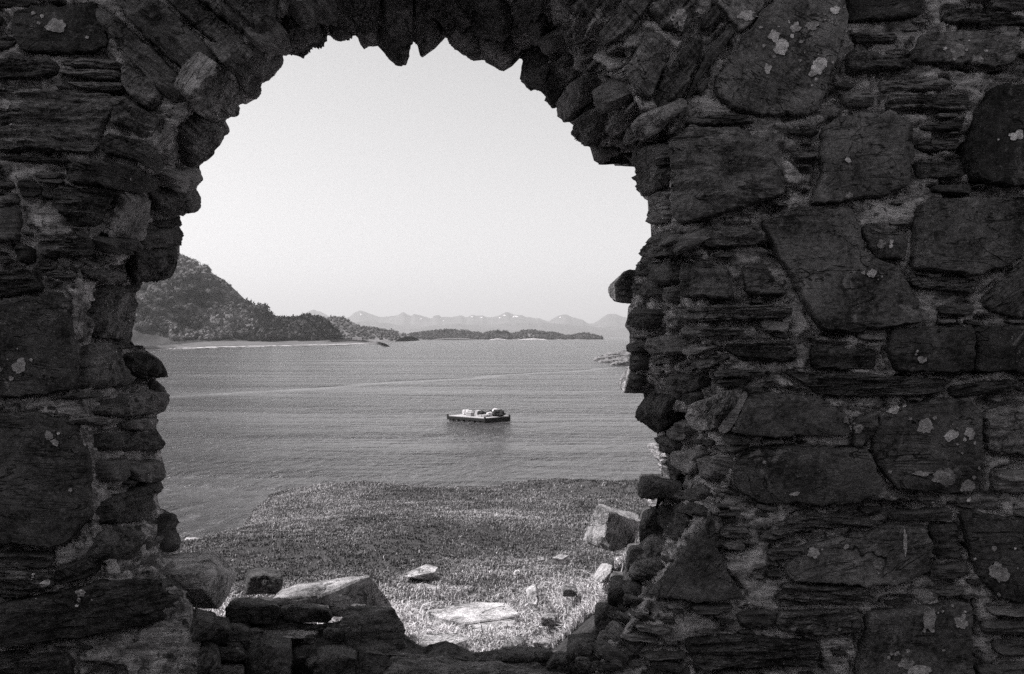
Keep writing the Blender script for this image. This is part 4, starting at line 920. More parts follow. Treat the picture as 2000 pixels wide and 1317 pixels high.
# ------------------------------------------------------------------ far land
def land_mat(name, lo, hi, sc_, bumpd):
    t = NT(name, .95, .1); v = t.co(); a = t.noise(v, sc_, 8, .65); t.gray(t.maprange(a, .35, .65, lo, hi)); t.bump(t.noise(v, sc_ * 2, 8, .7), bumpd, .8); return t.m
def ridge(name, prof, dist, front, back, mat, ztoe=-3., rough=.05, nx_=240, ny_=40, curve=.9, seed=0, z0=0):
    """hill whose crest follows the profile (photo pixels) at `dist`, running down to the shore `front` metres nearer"""
    pr = np.array(prof, float); px = np.linspace(pr[0, 0], pr[-1, 0], nx_); py = np.interp(px, pr[:, 0], pr[:, 1])
    py = py + (1.9 * vfbm(np.stack([px / 9, px * 0, px * 0 + seed], -1), 3) if dist > 15000 else 3.2 * vfbm(np.stack([px / 34, px * 0, px * 0 + seed], -1), 3)); H = EYE + (658.5 - py) / F * dist; xs = (px - 1000) / F * dist
    t = np.linspace(0, 1, ny_); tf = np.linspace(0, 1, ny_ // 2)[1:]
    X, Tm = np.meshgrid(xs, np.concatenate([t, 1 + tf])); Hh = np.broadcast_to(H, X.shape)
    Y = np.where(Tm <= 1, dist - front * (1 - Tm), dist + back * (Tm - 1))
    prof_t = np.where(Tm <= 1, np.sin(np.clip(Tm, 0, 1) * math.pi / 2) ** curve, np.cos(np.clip(Tm - 1, 0, 1) * math.pi / 2))
    p = np.stack([X / front * 2.2 + seed, Y / front * 2.2, X * 0], -1)
    ns = vfbm(p, 5); gl = -np.abs(vfbm(np.stack([X / front * 5 + seed, Y / front * 1.5, X * 0 + 4], -1), 4))
    Z = ztoe + (Hh - ztoe) * prof_t + (Hh - ztoe) * rough * (ns + gl + .3) * np.sin(np.clip(Tm, 0, 1) * math.pi) * 2.2
    h, w_ = X.shape; idx = np.arange(h * w_).reshape(h, w_)
    Fq = np.stack([idx[:-1, :-1].ravel(), idx[:-1, 1:].ravel(), idx[1:, 1:].ravel(), idx[1:, :-1].ravel()], 1)
    XX = X * (Y / dist) if name == 'mountains' else X
    o = np_mesh(name, np.stack([XX, Y, Z], -1).reshape(-1, 3), Fq, mat, smooth=(name in ('mountains', 'foothills')))
    return o, (X, Y, Z)
mt = land_mat('mountain rock', .07, .13, .0006, 30)
MT1 = [(-300,600),(100,560),(400,615),(540,640),(575,628),(592,616),(612,609),(625,612),(645,622),(665,626),(680,622),(693,613),(702,609),(712,610),(722,614),(740,620),(757,619),(768,621),(779,618),(786,614),(794,617),(803,620),(809,616),(820,619),(832,621),(843,624),(848,619),(855,617),(862,622),(875,621),(888,619),(900,617),(912,621),(922,616),(930,618),(942,617),(950,622),(965,620),(975,618),(983,614),(989,611),(996,613),(1006,616),(1020,616),(1028,620),(1040,622),(1052,622),(1072,628),(1082,621),(1090,617),(1100,615),(1112,618),(1128,624),(1140,626),(1150,633),(1160,631),(1172,624),(1184,616),(1194,613),(1205,615),(1215,620),(1228,622),(1300,612),(1500,620),(1900,600),(2400,625)]
o, mtg = ridge('mountains', MT1, 26000, 5200, 4000, mt, rough=.10, nx_=900, ny_=90, seed=3.3, curve=.75); tag(o, kind='structure')
MT2 = [(-300,640),(500,645),(600,640),(680,632),(720,629),(760,633),(800,640),(850,636),(900,634),(950,637),(1000,633),(1040,631),(1100,635),(1150,640),(1200,641),(1300,636),(1700,640),(2400,648)]
o, _ = ridge('foothills', MT2, 19000, 3500, 3000, mt, rough=.09, nx_=500, ny_=40, seed=8.1); tag(o, kind='structure')
# snow lying near the crest
bpy.context.view_layer.update(); deps2 = bpy.context.evaluated_depsgraph_get()
def snow():
    X, Y, Z = mtg; V, fs = [], []
    for (px, py, w_, h_) in ((997,615,9,2),(1006,618,8,3),(1012,616,5,2),(985,616,4,1.2),(1022,618,5,1.5),(940,620,4,1),(705,614,3,1.5),(1094,620,2,1.5),(976,621,3,1),(930,618,5,1.2),(922,619,3,1),(822,623,4,1),(866,626,2,1.3),(860,622,1.5,1)):
        n = 14; b = len(V); pts = []; eye = Vector((0, 0, EYE))
        for i in range(n + 1):
            a = 2 * math.pi * i / n; r = (1 + .4 * math.sin(3 * a + px)) if i < n else 0
            d = (P(px + math.cos(a) * w_ * .6 * r, py + math.sin(a) * h_ * .8 * r, 1) - eye).normalized()
            hit, loc, *_ = sc.ray_cast(deps2, eye + d * 5000, d)
            pts.append(loc - d * 60 if hit and loc.y > 15000 else None)
        if any(q is None for q in pts): continue
        V += pts; fs += [(b + i, b + (i + 1) % n, b + n) for i in range(n)]
    tag(link_mesh('snow_patches', V, fs, M['snow']), kind='structure')
snow()
wood_ground = land_mat('hillside ground', .03, .08, .03, 3.)
HILL = [(-700,490),(-300,450),(0,450),(180,464),(262,480),(320,497),(350,507),(368,510),(392,520),(412,528),(424,540),(436,553),(452,567),(463,581),(480,591),(500,598),(515,609),(527,620),(540,636),(556,650),(566,662)]
HILL = [(a, b + 9 * (b < 600)) for a, b in HILL]
o, hill = ridge('hill', HILL, 1750, 310, 400, wood_ground, ztoe=-2, rough=.07, nx_=300, ny_=60, curve=1.05, seed=1.7); tag(o, kind='structure')
KN = [(500,658),(530,646),(545,632),(570,630),(590,632),(605,627),(625,631),(640,638),(650,650),(665,660)]
o, knoll = ridge('wooded_knoll', KN, 1640, 150, 150, wood_ground, rough=.05, nx_=120, ny_=30, seed=2.7); tag(o, kind='structure')
H2 = [(540,645),(590,640),(615,636),(640,625),(668,622),(685,628),(700,638),(712,641),(740,644),(762,649),(780,650),(800,657)]
grey_hill = land_mat('grey moor', .11, .20, .02, 4.)
o, hill2 = ridge('moor_hill', H2, 2300, 330, 300, grey_hill, rough=.06, nx_=160, ny_=30, seed=4.4); tag(o, kind='structure')
ISL = [(690,656),(740,655),(775,658),(795,659.5),(808,657),(830,654),(850,651),(865,650),(885,648),(905,650),(930,653),(942,657),(955,654),(968,651),(985,652),(1000,655),(1012,653),(1022,650),(1040,649),(1062,652),(1080,654),(1100,659),(1112,660),(1125,656),(1138,654),(1150,657),(1168,661)]
o, isl = ridge('low_islands', ISL, 3600, 300, 400, land_mat('island ground', .09, .2, .01, 5.), rough=.05, nx_=260, ny_=26, seed=6.2, curve=.6); tag(o, kind='structure')
# low grassy point below the hill
def point():
    t = NT('pasture', .95, .1); v = t.co(); sp_ = t.n('ShaderNodeSeparateXYZ'); t.l(v, sp_.inputs[0]); zz_ = t.math('ADD', sp_.outputs[2], t.math('MULTIPLY', t.math('SUBTRACT', t.noise(v, .06, 5, .7), .5), 1.6))
    fld = t.maprange(t.noise(v, .02, 7, .72), .38, .62, .07, .17); rk_ = t.ramp(t.maprange(zz_, 0, 1, 0, 1), [(0, .22), (.22, .20), (.3, .05), (.62, .07), (.72, 1)])
    mm = t.n('ShaderNodeMix'); t.l(t.maprange(zz_, .6, .9, 0, 1), mm.inputs[0]); t.l(rk_, mm.inputs[2]); t.l(fld, mm.inputs[3])
    t.gray(mm.outputs[0]); t.bump(t.noise(v, .3, 6, .7), .6, .8)
    top = [(180,680),(300,676),(345,673),(380,669),(420,667),(470,667),(530,668),(600,665),(660,663),(690,662),(705,663),(720,666),(740,668),(752,671)]
    low = [(752,672),(700,674.5),(640,676.5),(560,677.5),(480,679.5),(420,681.5),(360,682.8),(300,683),(180,684.5)]
    n = 90; pt, pb = np.array(top, float), np.array(low[::-1], float); px = np.linspace(180, 753, n)
    yt = np.interp(px, pt[:, 0], pt[:, 1]); yb = np.interp(px, pb[:, 0], pb[:, 1])
    rows = []
    for f in (0, .04, .15, .35, .6, .85, 1.0):
        z = {0: -.15, .04: .12, .15: .5, .35: 1.1, .6: 1.8, .85: 2.6, 1.0: 3.1}[f]
        pyy = yb + (yt - yb) * f; zz = np.full(n, z); d = (EYE - zz) * F / (pyy - 658.5); d = np.minimum(d, 1400); zz = EYE - (pyy - 658.5) / F * d
        rows.append(np.stack([(px - 1000) / F * d, d, zz + .25 * vfbm(np.stack([px / 9, pyy * 2, px * 0], -1), 2) * (f > 0)], -1))
    rows.append(rows[-1] + np.array([0, 60., -5.]))
    V = np.concatenate(rows); h = len(rows); idx = np.arange(h * n).reshape(h, n)
    Fq = np.stack([idx[:-1, :-1].ravel(), idx[:-1, 1:].ravel(), idx[1:, 1:].ravel(), idx[1:, :-1].ravel()], 1)
    tag(np_mesh('grassy_point', V, Fq, t.m), kind='structure')
point()
# woods: crowns of many leaf-clump faces
def crown_tpl(seed, nleaf=46, pale=False):
    rr = np.random.default_rng(seed); bm = bmesh.new(); bmesh.ops.create_icosphere(bm, subdivisions=2, radius=.78)
    for v in bm.verts:
        v.co *= 1 + .30 * fbm(v.co * 1.9 + Vector((seed * 3.3, 0, 0)), 3); v.co.z *= .85
    V = np.array([v.co[:] for v in bm.verts]); T = np.array([[v.index for v in f.verts] for f in bm.faces]); bm.free()
    d = rr.normal(size=(nleaf, 3)); d /= np.linalg.norm(d, axis=1, keepdims=True); c = d * rr.uniform(.72, 1.08, (nleaf, 1)); c[:, 2] *= .9
    a = rr.normal(size=(nleaf, 3)) * .17; b = rr.normal(size=(nleaf, 3)) * .17; tri = np.stack([c - a, c + a, c + b * 1.6], 1).reshape(-1, 3)
    T2 = np.arange(nleaf * 3).reshape(-1, 3) + len(V); return np.concatenate([V, tri]), np.concatenate([T, T2])
TPL = [crown_tpl(s) for s in range(7)]
def leaf_mat(name, lo, hi):
    t = NT(name, .9, .1); v = t.co(); at = t.n('ShaderNodeAttribute', attribute_name='tone'); sp = t.n('ShaderNodeSeparateColor'); t.l(at.outputs['Color'], sp.inputs[0])
    m = t.math('MULTIPLY', t.maprange(sp.outputs[0], 0, 1, lo, hi), t.maprange(t.noise(v, .7, 5, .7), .3, .7, .6, 1.4)); t.gray(m); return t.m
def scatter_wood(name, label, centres, sizes, tones, mat, seed=0, zs=1.0):
    rr = np.random.default_rng(seed); VV, TT, CC, off = [], [], [], 0
    for (x, y, z), s, tn in zip(centres, sizes, tones):
        V, T = TPL[rr.integers(len(TPL))]; a = rr.random() * 6.28; ca_, sa_ = math.cos(a), math.sin(a)
        W = np.stack([V[:, 0] * ca_ - V[:, 1] * sa_, V[:, 0] * sa_ + V[:, 1] * ca_, V[:, 2] * zs * rr.uniform(.85, 1.2)], 1) * s + np.array([x, y, z + s * .55 * zs])
        VV.append(W); TT.append(T + off); off += len(W); CC.append(np.full(len(W), tn))
    o = np_mesh(name, np.concatenate(VV), np.concatenate(TT), mat); cc = np.concatenate(CC)
    ca_ = o.data.color_attributes.new('tone', 'FLOAT_COLOR', 'POINT'); ca_.data.foreach_set('color', np.stack([cc, cc, cc, cc * 0 + 1], 1).astype(np.float32).ravel())
    tag(o, label, 'woodland', kind='stuff'); return o
def on_grid(G, n, seed, tmin=0., tmax=1., dens=None, zmin=1.5):
    X, Y, Z = G; rr = np.random.default_rng(seed); h, w_ = X.shape; out = []
    u = rr.random(n * 3) * (w_ - 1.01); hh = (h * 2 / 3); v = (tmin + (tmax - tmin) * rr.random(n * 3)) * hh
    i = u.astype(int); j = np.clip(v.astype(int), 0, h - 2); fu = u - i; fv = v - j
    def L(A): return (A[j, i] * (1 - fu) + A[j, i + 1] * fu) * (1 - fv) + (A[j + 1, i] * (1 - fu) + A[j + 1, i + 1] * fu) * fv
    p = np.stack([L(X), L(Y), L(Z)], 1); ok = p[:, 2] > zmin
    if dens is not None: ok &= rr.random(len(p)) < dens(p)
    return p[ok][:n]
lm = leaf_mat('oakwood leaves', .012, .15)
def proj(p): return 1000 + p[:, 0] / p[:, 1] * F, 658.5 - (p[:, 2] - EYE) / p[:, 1] * F
def hill_d(p):
    qx, qy = proj(p); scree = np.abs((qx - 262) * .9 - (qy - 575)) < 13      # pale rock run down the slope
    return np.where(qx < 240, .8, np.where(scree & (qx < 345), .05, 1.0))
ph = on_grid(hill, 2200, 3, .10, 1.0, hill_d, 7.)
qx, qy = proj(ph); tn = np.clip(.42 + 1.1 * vfbm(ph * .016, 3) + .25 * rng.random(len(ph)) - .25 * sstep(500, 560, qx) + .2 * sstep(600, 540, qy), 0, 1)  # sun side painted in: crowns darker on the right flank, lighter towards the crest
scatter_wood('hill_wood', 'dense oakwood covering the steep hill across the bay', ph, rng.uniform(5.5, 11.0, len(ph)), tn, lm, 4)
pp = on_grid(hill, 420, 5, .02, .14, lambda p: (proj(p)[0] > 330) * 1.0, 4.5)
scatter_wood('shore_scrub', 'pale leafless scrub fringing the foot of the hill', pp, rng.uniform(3.0, 6.0, len(pp)), rng.random(len(pp)), leaf_mat('bare scrub twigs', .12, .24), 6, 1.3)
pk = on_grid(knoll, 800, 7, .1, 1.); scatter_wood('knoll_wood', 'dark mixed wood on the knoll behind the grassy point', pk, rng.uniform(4.0, 8.0, len(pk)), rng.random(len(pk)) * .45, lm, 8)
p2 = on_grid(hill2, 500, 9, .0, .9, lambda p: .6 + 0 * p[:, 0]); scatter_wood('moor_scrub', 'grey birch scrub on the round moor hill', p2, rng.uniform(2.5, 5, len(p2)), rng.random(len(p2)), leaf_mat('grey birch', .09, .16), 10)
p3 = on_grid(isl, 3000, 11, .03, 1., lambda p: np.clip(.75 + 1.2 * vfbm(p * .006, 2), .25, 1)); scatter_wood('island_wood', 'low dark woods on the islands along the horizon', p3, rng.uniform(3.5, 7.5, len(p3)), rng.random(len(p3)), leaf_mat('island trees', .05, .12), 12)
p4 = on_grid(isl, 60, 31, .5, .9, lambda p: (np.abs(proj(p)[0] - 975) < 18) * 1.); scatter_wood('conifer_clump', 'dark conifer clump on the middle island', p4, rng.uniform(4, 6.5, len(p4)), rng.random(len(p4)) * .2, lm, 13, 1.6)
# scree run
def scree():
    rr = np.random.default_rng(2); pts = []
    V, fs = [], []
    Xh, Yh, Zh = hill; fx = Xh.ravel(); fy = Yh.ravel(); fz = Zh.ravel(); gp = np.stack([fx, fy, fz], 1); qx, qy = proj(gp)
    sel = np.nonzero((np.abs((qx - 262) * .9 - (qy - 575)) < 9) & (qx > 250) & (qx < 335) & (fy < 1755))[0]
    for k in range(500):
        q = gp[rr.choice(sel)] + rr.normal(0, 2., 3) * np.array([1, 1, .2]); s = rr.uniform(.6, 2.2); b = len(V)
        for a in range(6): V.append(q + s * rr.normal(0, .7, 3))
        V.append(q + np.array([0, 0, s])); fs += [(b + a, b + (a + 1) % 6, b + 6) for a in range(6)]
    tag(link_mesh('scree', V, fs, simple('pale scree', .25, .4, .5)), 'pale scree running down the left side of the hill', 'scree', kind='stuff')
scree()
# single trees
def tree(name, label, px, py_base, dist, h, wd, kind, mat, seed):
    b = P(px, py_base, dist); t = empty(name, b); rr = np.random.default_rng(seed); tag(t, label, 'tree')
    V, fs = [], []
    for r, (z, rad) in enumerate(((0, .05), (.15, .038), (.4, .028), (.7, .015), (.95, .004))):
        for i in range(8): V.append((math.cos(i * .785) * rad * h, math.sin(i * .785) * rad * h, z * h))
        if r: fs += [((r - 1) * 8 + i, (r - 1) * 8 + (i + 1) % 8, r * 8 + (i + 1) % 8, r * 8 + i) for i in range(8)]
    for k in range(9):      # limbs
        a = k * 2.4; z0 = h * (.3 + .05 * k); L = wd * .38; n0 = len(V); q = Vector((math.cos(a), math.sin(a), .8))
        for s_, rad in ((0, .012), (1, .004)):
            for i in range(4): V.append((q.x * L * s_ + math.cos(i * 1.57) * rad * h, q.y * L * s_ + math.sin(i * 1.57) * rad * h, z0 + q.z * L * s_))
        fs += [(n0 + i, n0 + (i + 1) % 4, n0 + 4 + (i + 1) % 4, n0 + 4 + i) for i in range(4)]
    link_mesh('trunk', V, fs, M['wood_trunk'], t)
    n = 900; c = rr.normal(size=(n, 3)); c /= np.linalg.norm(c, axis=1, keepdims=True)
    rad = rr.random((n, 1)) ** .4 * (1 + .3 * vfbm(c * 2.2 + seed, 2))[:, None]
    if kind == 'round': c = c * rad * np.array([wd / 2, wd / 2, h * .40]) + np.array([0, 0, h * .6])
    else:
        z = rr.random(n) ** .8; layer = .7 + .3 * np.sin(z * 30); rr_ = (1 - z) * wd / 2 * layer * rr.random(n) ** .4; c = np.stack([c[:, 0] * rr_, c[:, 1] * rr_, .12 * h + z * h * .9], 1)
    s = wd * .055; a = rr.normal(size=(n, 3)) * s; bb = rr.normal(size=(n, 3)) * s
    link = np.stack([c - a, c + a, c + bb * 1.6], 1).reshape(-1, 3); o = np_mesh('crown', link, np.arange(n * 3).reshape(-1, 3), mat, t)
    ca_ = o.data.color_attributes.new('tone', 'FLOAT_COLOR', 'POINT'); tt = np.repeat(rr.random(n), 3); ca_.data.foreach_set('color', np.stack([tt, tt, tt, tt * 0 + 1], 1).astype(np.float32).ravel())
    return t
tree('broadleaf_tree', 'lone round-crowned tree standing on the grassy shore', 531, 669, 1230, 13, 15.5, 'round', leaf_mat('bare oak twigs', .07, .16), 1)
tree('bush', 'low dark bush just left of the lone round tree', 513, 668.5, 1240, 5, 6.5, 'round', lm, 2)
tree('pine_tree', 'tall dark pine rising above the wooded knoll', 606, 631, 1640, 15, 9, 'cone', lm, 3)
tree('pine_tree', 'shorter dark pine beside the tall one on the knoll', 598, 631, 1645, 11, 7, 'cone', lm, 4)
# skerries and pale rocks
def skerry(px0, px1, pyw, top_px, label, tone=2.6, dep=.5, seed=0, name='skerry'):
    d = EYE * F / (pyw - 658.5) if pyw > 660 else 3000; rr = random.Random(seed); n = 12; w_ = (px1 - px0) / F * d; hz = (pyw - top_px) / F * d
    V = []; x0 = (px0 - 1000) / F * d
    for (f, k) in ((0, 0), (.12, .5), (.3, .8), (.5, 1.), (.7, .75), (.88, .5), (1, 0)):
        for (yy, kz) in ((0, 0), (.05, .55), (.4, 1.), (1, .3)): V.append((x0 + w_ * f, d + w_ * dep * yy, max(-.4, hz * k * kz * rr.uniform(.75, 1.1)) if k and kz else -.5))
    return rock(name, V, ST, label, tone, 'l', 0, .1, world=True, amp=26, bev=.1, cuts=3)
skerry(1166, 1250, 708, 697, 'nearest pale layered skerry showing beside the right jamb', 1.3, .4, 1)
skerry(1156, 1235, 704.5, 690, 'long layered skerry behind the nearest one beside the jamb', 1.3, .4, 2)
skerry(1172, 1260, 696, 685, 'farthest dark-topped ledge of the skerries by the jamb', 1.3, .4, 3)
skerry(1190, 1262, 713.5, 701, 'tumbled foremost rocks of the skerries by the jamb', 1.3, .4, 4)
skerry(842, 935, 664.4, 659.6, 'long low dark skerry left of the middle of the horizon', .9, .15, 5)
skerry(955, 990, 664.6, 661.2, 'small pale skerry in the middle of the horizon water', 3.6, .2, 6)
skerry(1008, 1070, 664.8, 660.6, 'pale and dark skerry right of the middle of the horizon', 3.3, .2, 7)
skerry(776, 830, 663., 659.4, 'thin pale rocks at the left end of the low islands', 4., .2, 8)
skerry(690, 756, 672.5, 667.5, 'dark rocks at the tip of the grassy point', 1.0, .2, 9)
# cottages on the point
def cottage(label, px, py, dist, w_, h_, wall_c):
    b = P(px, py, dist); t = empty('cottage', b); tag(t, label, 'cottage'); d_ = w_ * .7
    x0, x1, y0, y1 = -w_ / 2, w_ / 2, -d_ / 2, d_ / 2
    V = [(x0,y0,0),(x1,y0,0),(x1,y1,0),(x0,y1,0),(x0,y0,h_),(x1,y0,h_),(x1,y1,h_),(x0,y1,h_),(x0,0,h_*1.7),(x1,0,h_*1.7)]
    wm = simple('whitewash', wall_c * .9, wall_c, 1.)
    link_mesh('wall', V, [(0,1,5,4),(2,3,7,6),(1,2,6,9,5),(3,0,4,8,7)], wm, t)
    e = .25; V = []
    for s_ in (-1, 1):
        for (x, yy, z) in ((x0 - e, s_ * (d_ / 2 + e), h_ - .15), (x1 + e, s_ * (d_ / 2 + e), h_ - .15), (x1 + e, 0, h_ * 1.7 + .08), (x0 - e, 0, h_ * 1.7 + .08)): V += [(x, yy, z), (x, yy, z + .15)]
    fs = []
    for o_ in (0, 8): fs += [(o_ + 0, o_ + 2, o_ + 4, o_ + 6), (o_ + 1, o_ + 3, o_ + 5, o_ + 7), (o_ + 0, o_ + 1, o_ + 3, o_ + 2), (o_ + 2, o_ + 3, o_ + 5, o_ + 4), (o_ + 6, o_ + 7, o_ + 1, o_ + 0)]
    link_mesh('roof', V, fs, simple('slate roof', .12, .2, 2.), t)
    dk = simple('dark pane', .02, .03, 1., rough=.2)
    for nm, xa, xb, za, zb in (('door', -.35, .35, 0, 1.9), ('window', x0 + .7, x0 + 1.4, .9, 1.7), ('window', x1 - 1.4, x1 - .7, .9, 1.7)):
        V = [(xa, y0 - .06, za), (xb, y0 - .06, za), (xb, y0 - .06, zb), (xa, y0 - .06, zb), (xa, y0 + .02, za), (xb, y0 + .02, za), (xb, y0 + .02, zb), (xa, y0 + .02, zb)]
        link_mesh(nm, V, [(0,1,2,3),(0,4,5,1),(1,5,6,2),(2,6,7,3),(3,7,4,0)], dk, t)
cottage('small white cottage nearer the tip of the grassy point', 702, 664.8, 1385, 6.5, 2.4, .75)
cottage('smaller white hut left of the cottage on the grassy point', 692, 664.2, 1390, 5, 2.2, .6)

# ------------------------------------------------------------------ the raft and its load
RM = dict(deck=simple('weathered deck boards', .34, .5, 3, .01, .8, (1, 6, 1)), dark=simple('tarred timber', .015, .03, 4), float_=simple('grey float', .06, .2, 4), white=simple('white plastic', .42, .58, 4, .002, .5),
          net=simple('dark netting', .015, .05, 9, .05), grey=simple('grey tarpaulin', .25, .4, 5, .03), hub=simple('dark hub', .02, .03, 3))
A0 = Vector((-2.84, 104.0, 0)); U = Vector((-4.1, 3.6, 0)); Lu = U.length; U.normalize(); Vv = Vector((-U.y, U.x, 0)) * -1
if Vv.y < 0: Vv = -Vv
Lv = 3.9
def RP(u, v, z): return A0 + U * u + Vv * v + Vector((0, 0, z))
def rbox(u0, u1, v0, v1, z0, z1):
    V = [RP(u, v, z) for z in (z0, z1) for (u, v) in ((u0, v0), (u1, v0), (u1, v1), (u0, v1))]
    return V, [(0, 3, 2, 1), (4, 5, 6, 7), (0, 1, 5, 4), (1, 2, 6, 5), (2, 3, 7, 6), (3, 0, 4, 7)]
def rb(name, boxes, mat, parent, ref):
    V, fs = [], []
    for b in boxes:
        v, f = rbox(*b); o_ = len(V); V += [q - ref for q in v]; fs += [tuple(i + o_ for i in q) for q in f]
    return link_mesh(name, V, fs, mat, parent)
raft = empty('raft', RP(Lu / 2, Lv / 2, 0)); ref = raft.location.copy(); tag(raft, 'flat work raft with a pale deck floating alone in the bay', 'raft')
rb('deck', [(.0 + k * .27, .25 + k * .27, 0, Lv, .46, .53) for k in range(int(Lu / .27))], RM['deck'], raft, ref)
rb('edge_beam', [(0, Lu, -.05, .06, .20, .455), (0, Lu, Lv - .06, Lv + .05, .30, .455)], RM['dark'], raft, ref)
rb('end_board', [(-.06, .02, -.05, Lv + .05, -.15, .45)], RM['dark'], raft, ref)
rb('end_board', [(Lu - .02, Lu + .06, -.05, Lv + .05, .12, .45)], RM['dark'], raft, ref)
for k in range(7):
    u = .35 + k * (Lu - .7) / 6; V, fs = [], []
    for i in range(12):
        a = i * math.pi / 6
        for v_ in (.1, Lv - .1): V.append(RP(u + .26 * math.cos(a), v_, .08 + .24 * math.sin(a)) - ref)
    fs = [(2 * i, 2 * ((i + 1) % 12), 2 * ((i + 1) % 12) + 1, 2 * i + 1) for i in range(12)] + [tuple(range(0, 24, 2)), tuple(range(1, 24, 2))[::-1]]
    link_mesh('float', V, fs, RM['float_'], raft)
for (u, v_) in ((0, 0), (Lu, 0), (0, Lv), (Lu, Lv)): rb('corner_post', [(u - .07, u + .07, v_ - .07, v_ + .07, .1, .66)], RM['dark'], raft, ref)
def drum(label, u, v_, r, L, name='drum'):
    t = empty(name, RP(u, v_, .53)); ref_ = t.location.copy(); n = 24; tag(t, label, name)
    ax = (-Vv * .75 + -U * -.0 + U * .25).normalized(); up = Vector((0, 0, 1)); sd2 = ax.cross(up).normalized()
    V = []
    prof = [(0, r * .15), (0, r * .8), (.03, r), (L * .25, r), (L * .28, r * .95), (L * .6, r * .95), (L * .63, r), (L - .03, r), (L, r * .8), (L, r * .15)]
    for (l, q) in prof:
        for i in range(n): a = 2 * math.pi * i / n; V.append(ax * (L / 2 - l) + sd2 * q * math.cos(a) + up * (q * math.sin(a) + r))
    fs = [(k * n + i, k * n + (i + 1) % n, (k + 1) * n + (i + 1) % n, (k + 1) * n + i) for k in range(len(prof) - 1) for i in range(n)]
    link_mesh('shell', V, fs, RM['white'], t)
    V = [ax * (L / 2 - .02) + sd2 * r * .17 * math.cos(2 * math.pi * i / n) + up * (r * .17 * math.sin(2 * math.pi * i / n) + r) for i in range(n)] + [ax * (-L / 2 + .02) + sd2 * r * .17 * math.cos(2 * math.pi * i / n) + up * (r * .17 * math.sin(2 * math.pi * i / n) + r) for i in range(n)]
    link_mesh('hub', V, [tuple(range(n)), tuple(range(n, 2 * n))[::-1]] + [(i, n + i, n + (i + 1) % n, (i + 1) % n) for i in range(n)], RM['hub'], t); return t
drum('leftmost white drum with a dark centre on the raft', Lu * .84, 1.9, .29, .65)
drum('second white drum with a dark centre on the raft', Lu * .68, 1.5, .28, .65)
def blob(name, label, cat, u, v_, s, mat, seed, rough=.25, z=.53):
    bm = bmesh.new(); bmesh.ops.create_icosphere(bm, subdivisions=4, radius=1)
    for v in bm.verts:
        d = 1 + rough * fbm(v.co * 1.7 + Vector((seed, 0, 0)), 4); v.co *= d; v.co.z = max(v.co.z, -.75)
        v.co = Vector((v.co.x * s[0], v.co.y * s[1], (v.co.z + .75) * s[2]))
    me = bpy.data.meshes.new(name); bm.to_mesh(me); bm.free(); me.materials.append(mat); o = bpy.data.objects.new(name, me); C.objects.link(o); o.location = RP(u, v_, z); tag(o, label, cat); return o
def crate(label, u, v_, w_, d_, h_, mat):
    t = empty('crate', RP(u, v_, .53)); tag(t, label, 'crate'); r_ = t.location.copy()
    rb('box', [(u - w_ / 2, u + w_ / 2, v_ - d_ / 2, v_ - d_ / 2 + .04, .53, .53 + h_), (u - w_ / 2, u + w_ / 2, v_ + d_ / 2 - .04, v_ + d_ / 2, .53, .53 + h_), (u - w_ / 2, u - w_ / 2 + .04, v_ - d_ / 2 + .042, v_ + d_ / 2 - .042, .53, .53 + h_), (u + w_ / 2 - .04, u + w_ / 2, v_ - d_ / 2 + .042, v_ + d_ / 2 - .042, .53, .53 + h_), (u - w_ / 2 + .042, u + w_ / 2 - .042, v_ - d_ / 2 + .042, v_ + d_ / 2 - .042, .532, .58)], mat, t, r_)
    rb('lid', [(u - w_ / 2 - .02, u + w_ / 2 + .02, v_ - d_ / 2 - .02, v_ + d_ / 2 + .02, .532 + h_, .57 + h_)], RM['white'], t, r_)
crate('pale grey box with a white lid right of the drums on the raft', Lu * .54, .9, .66, .6, .38, RM['grey'])
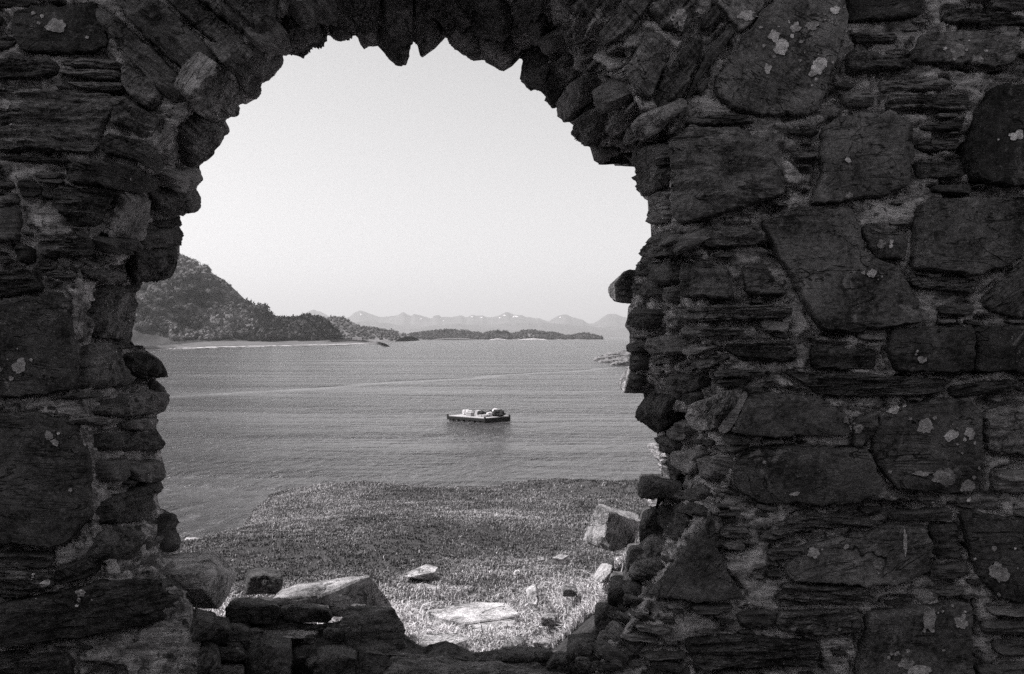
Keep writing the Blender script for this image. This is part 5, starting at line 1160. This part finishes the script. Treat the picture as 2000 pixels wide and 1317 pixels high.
crate('white box standing behind the pale grey box on the raft', Lu * .55, 2.2, .5, .5, .5, RM['white'])
blob('rope_coil', 'dark rope heap beside the pale boxes on the raft', 'rope', Lu * .46, 2.2, (.5, .4, .30), RM['net'], 1)
blob('rope_coil', 'low grey rope heap in the middle of the raft deck', 'rope', Lu * .34, 1.6, (.5, .35, .10), RM['grey'], 2)
blob('net_heap', 'small dark net heap left of the white buoy on the raft', 'net', Lu * .30, 2.8, (.6, .5, .36), RM['net'], 3)
blob('buoy', 'large white rounded buoy near the right end of the raft', 'buoy', Lu * .22, 3.0, (.48, .46, .46), RM['white'], 4, .06)
blob('net_heap', 'largest dark net heap right of the white buoy', 'net', Lu * .10, 2.7, (.68, .6, .4), RM['net'], 5, .4)
blob('tarpaulin', 'pale crumpled tarpaulin on the near part of the raft deck', 'tarpaulin', Lu * .22, 1.4, (.55, .4, .14), RM['grey'], 6, .4)
blob('fender', 'curved white fender lying before the buoy on the raft', 'fender', Lu * .2, 2.0, (.4, .2, .28), RM['white'], 7, .2)

# ------------------------------------------------------------------ haze
def haze():
    V = [(x, y, z) for z in (-3.0, 1500) for (x, y) in ((-60000, -3000), (60000, -3000), (60000, 59000), (-60000, 59000))]
    V = [(x, y, z) for z in (-3.0, 1500) for (x, y) in ((-60000, -60000), (60000, -60000), (60000, 60000), (-60000, 60000))]
    m = bpy.data.materials.new('sea haze'); m.use_nodes = True; t = m.node_tree; t.nodes.clear(); out = t.nodes.new('ShaderNodeOutputMaterial')
    pv = t.nodes.new('ShaderNodeVolumePrincipled'); pv.inputs['Color'].default_value = (.93, .92, .93, 1); pv.inputs['Density'].default_value = 4.4e-5; pv.inputs['Anisotropy'].default_value = 0.2
    t.links.new(pv.outputs[0], out.inputs['Volume'])
    o = link_mesh('haze', V, [(0, 3, 2, 1), (4, 5, 6, 7), (0, 1, 5, 4), (1, 2, 6, 5), (2, 3, 7, 6), (3, 0, 4, 7)], m); tag(o, 'thin pale sea haze filling the air over the bay', 'haze', kind='stuff')
haze()
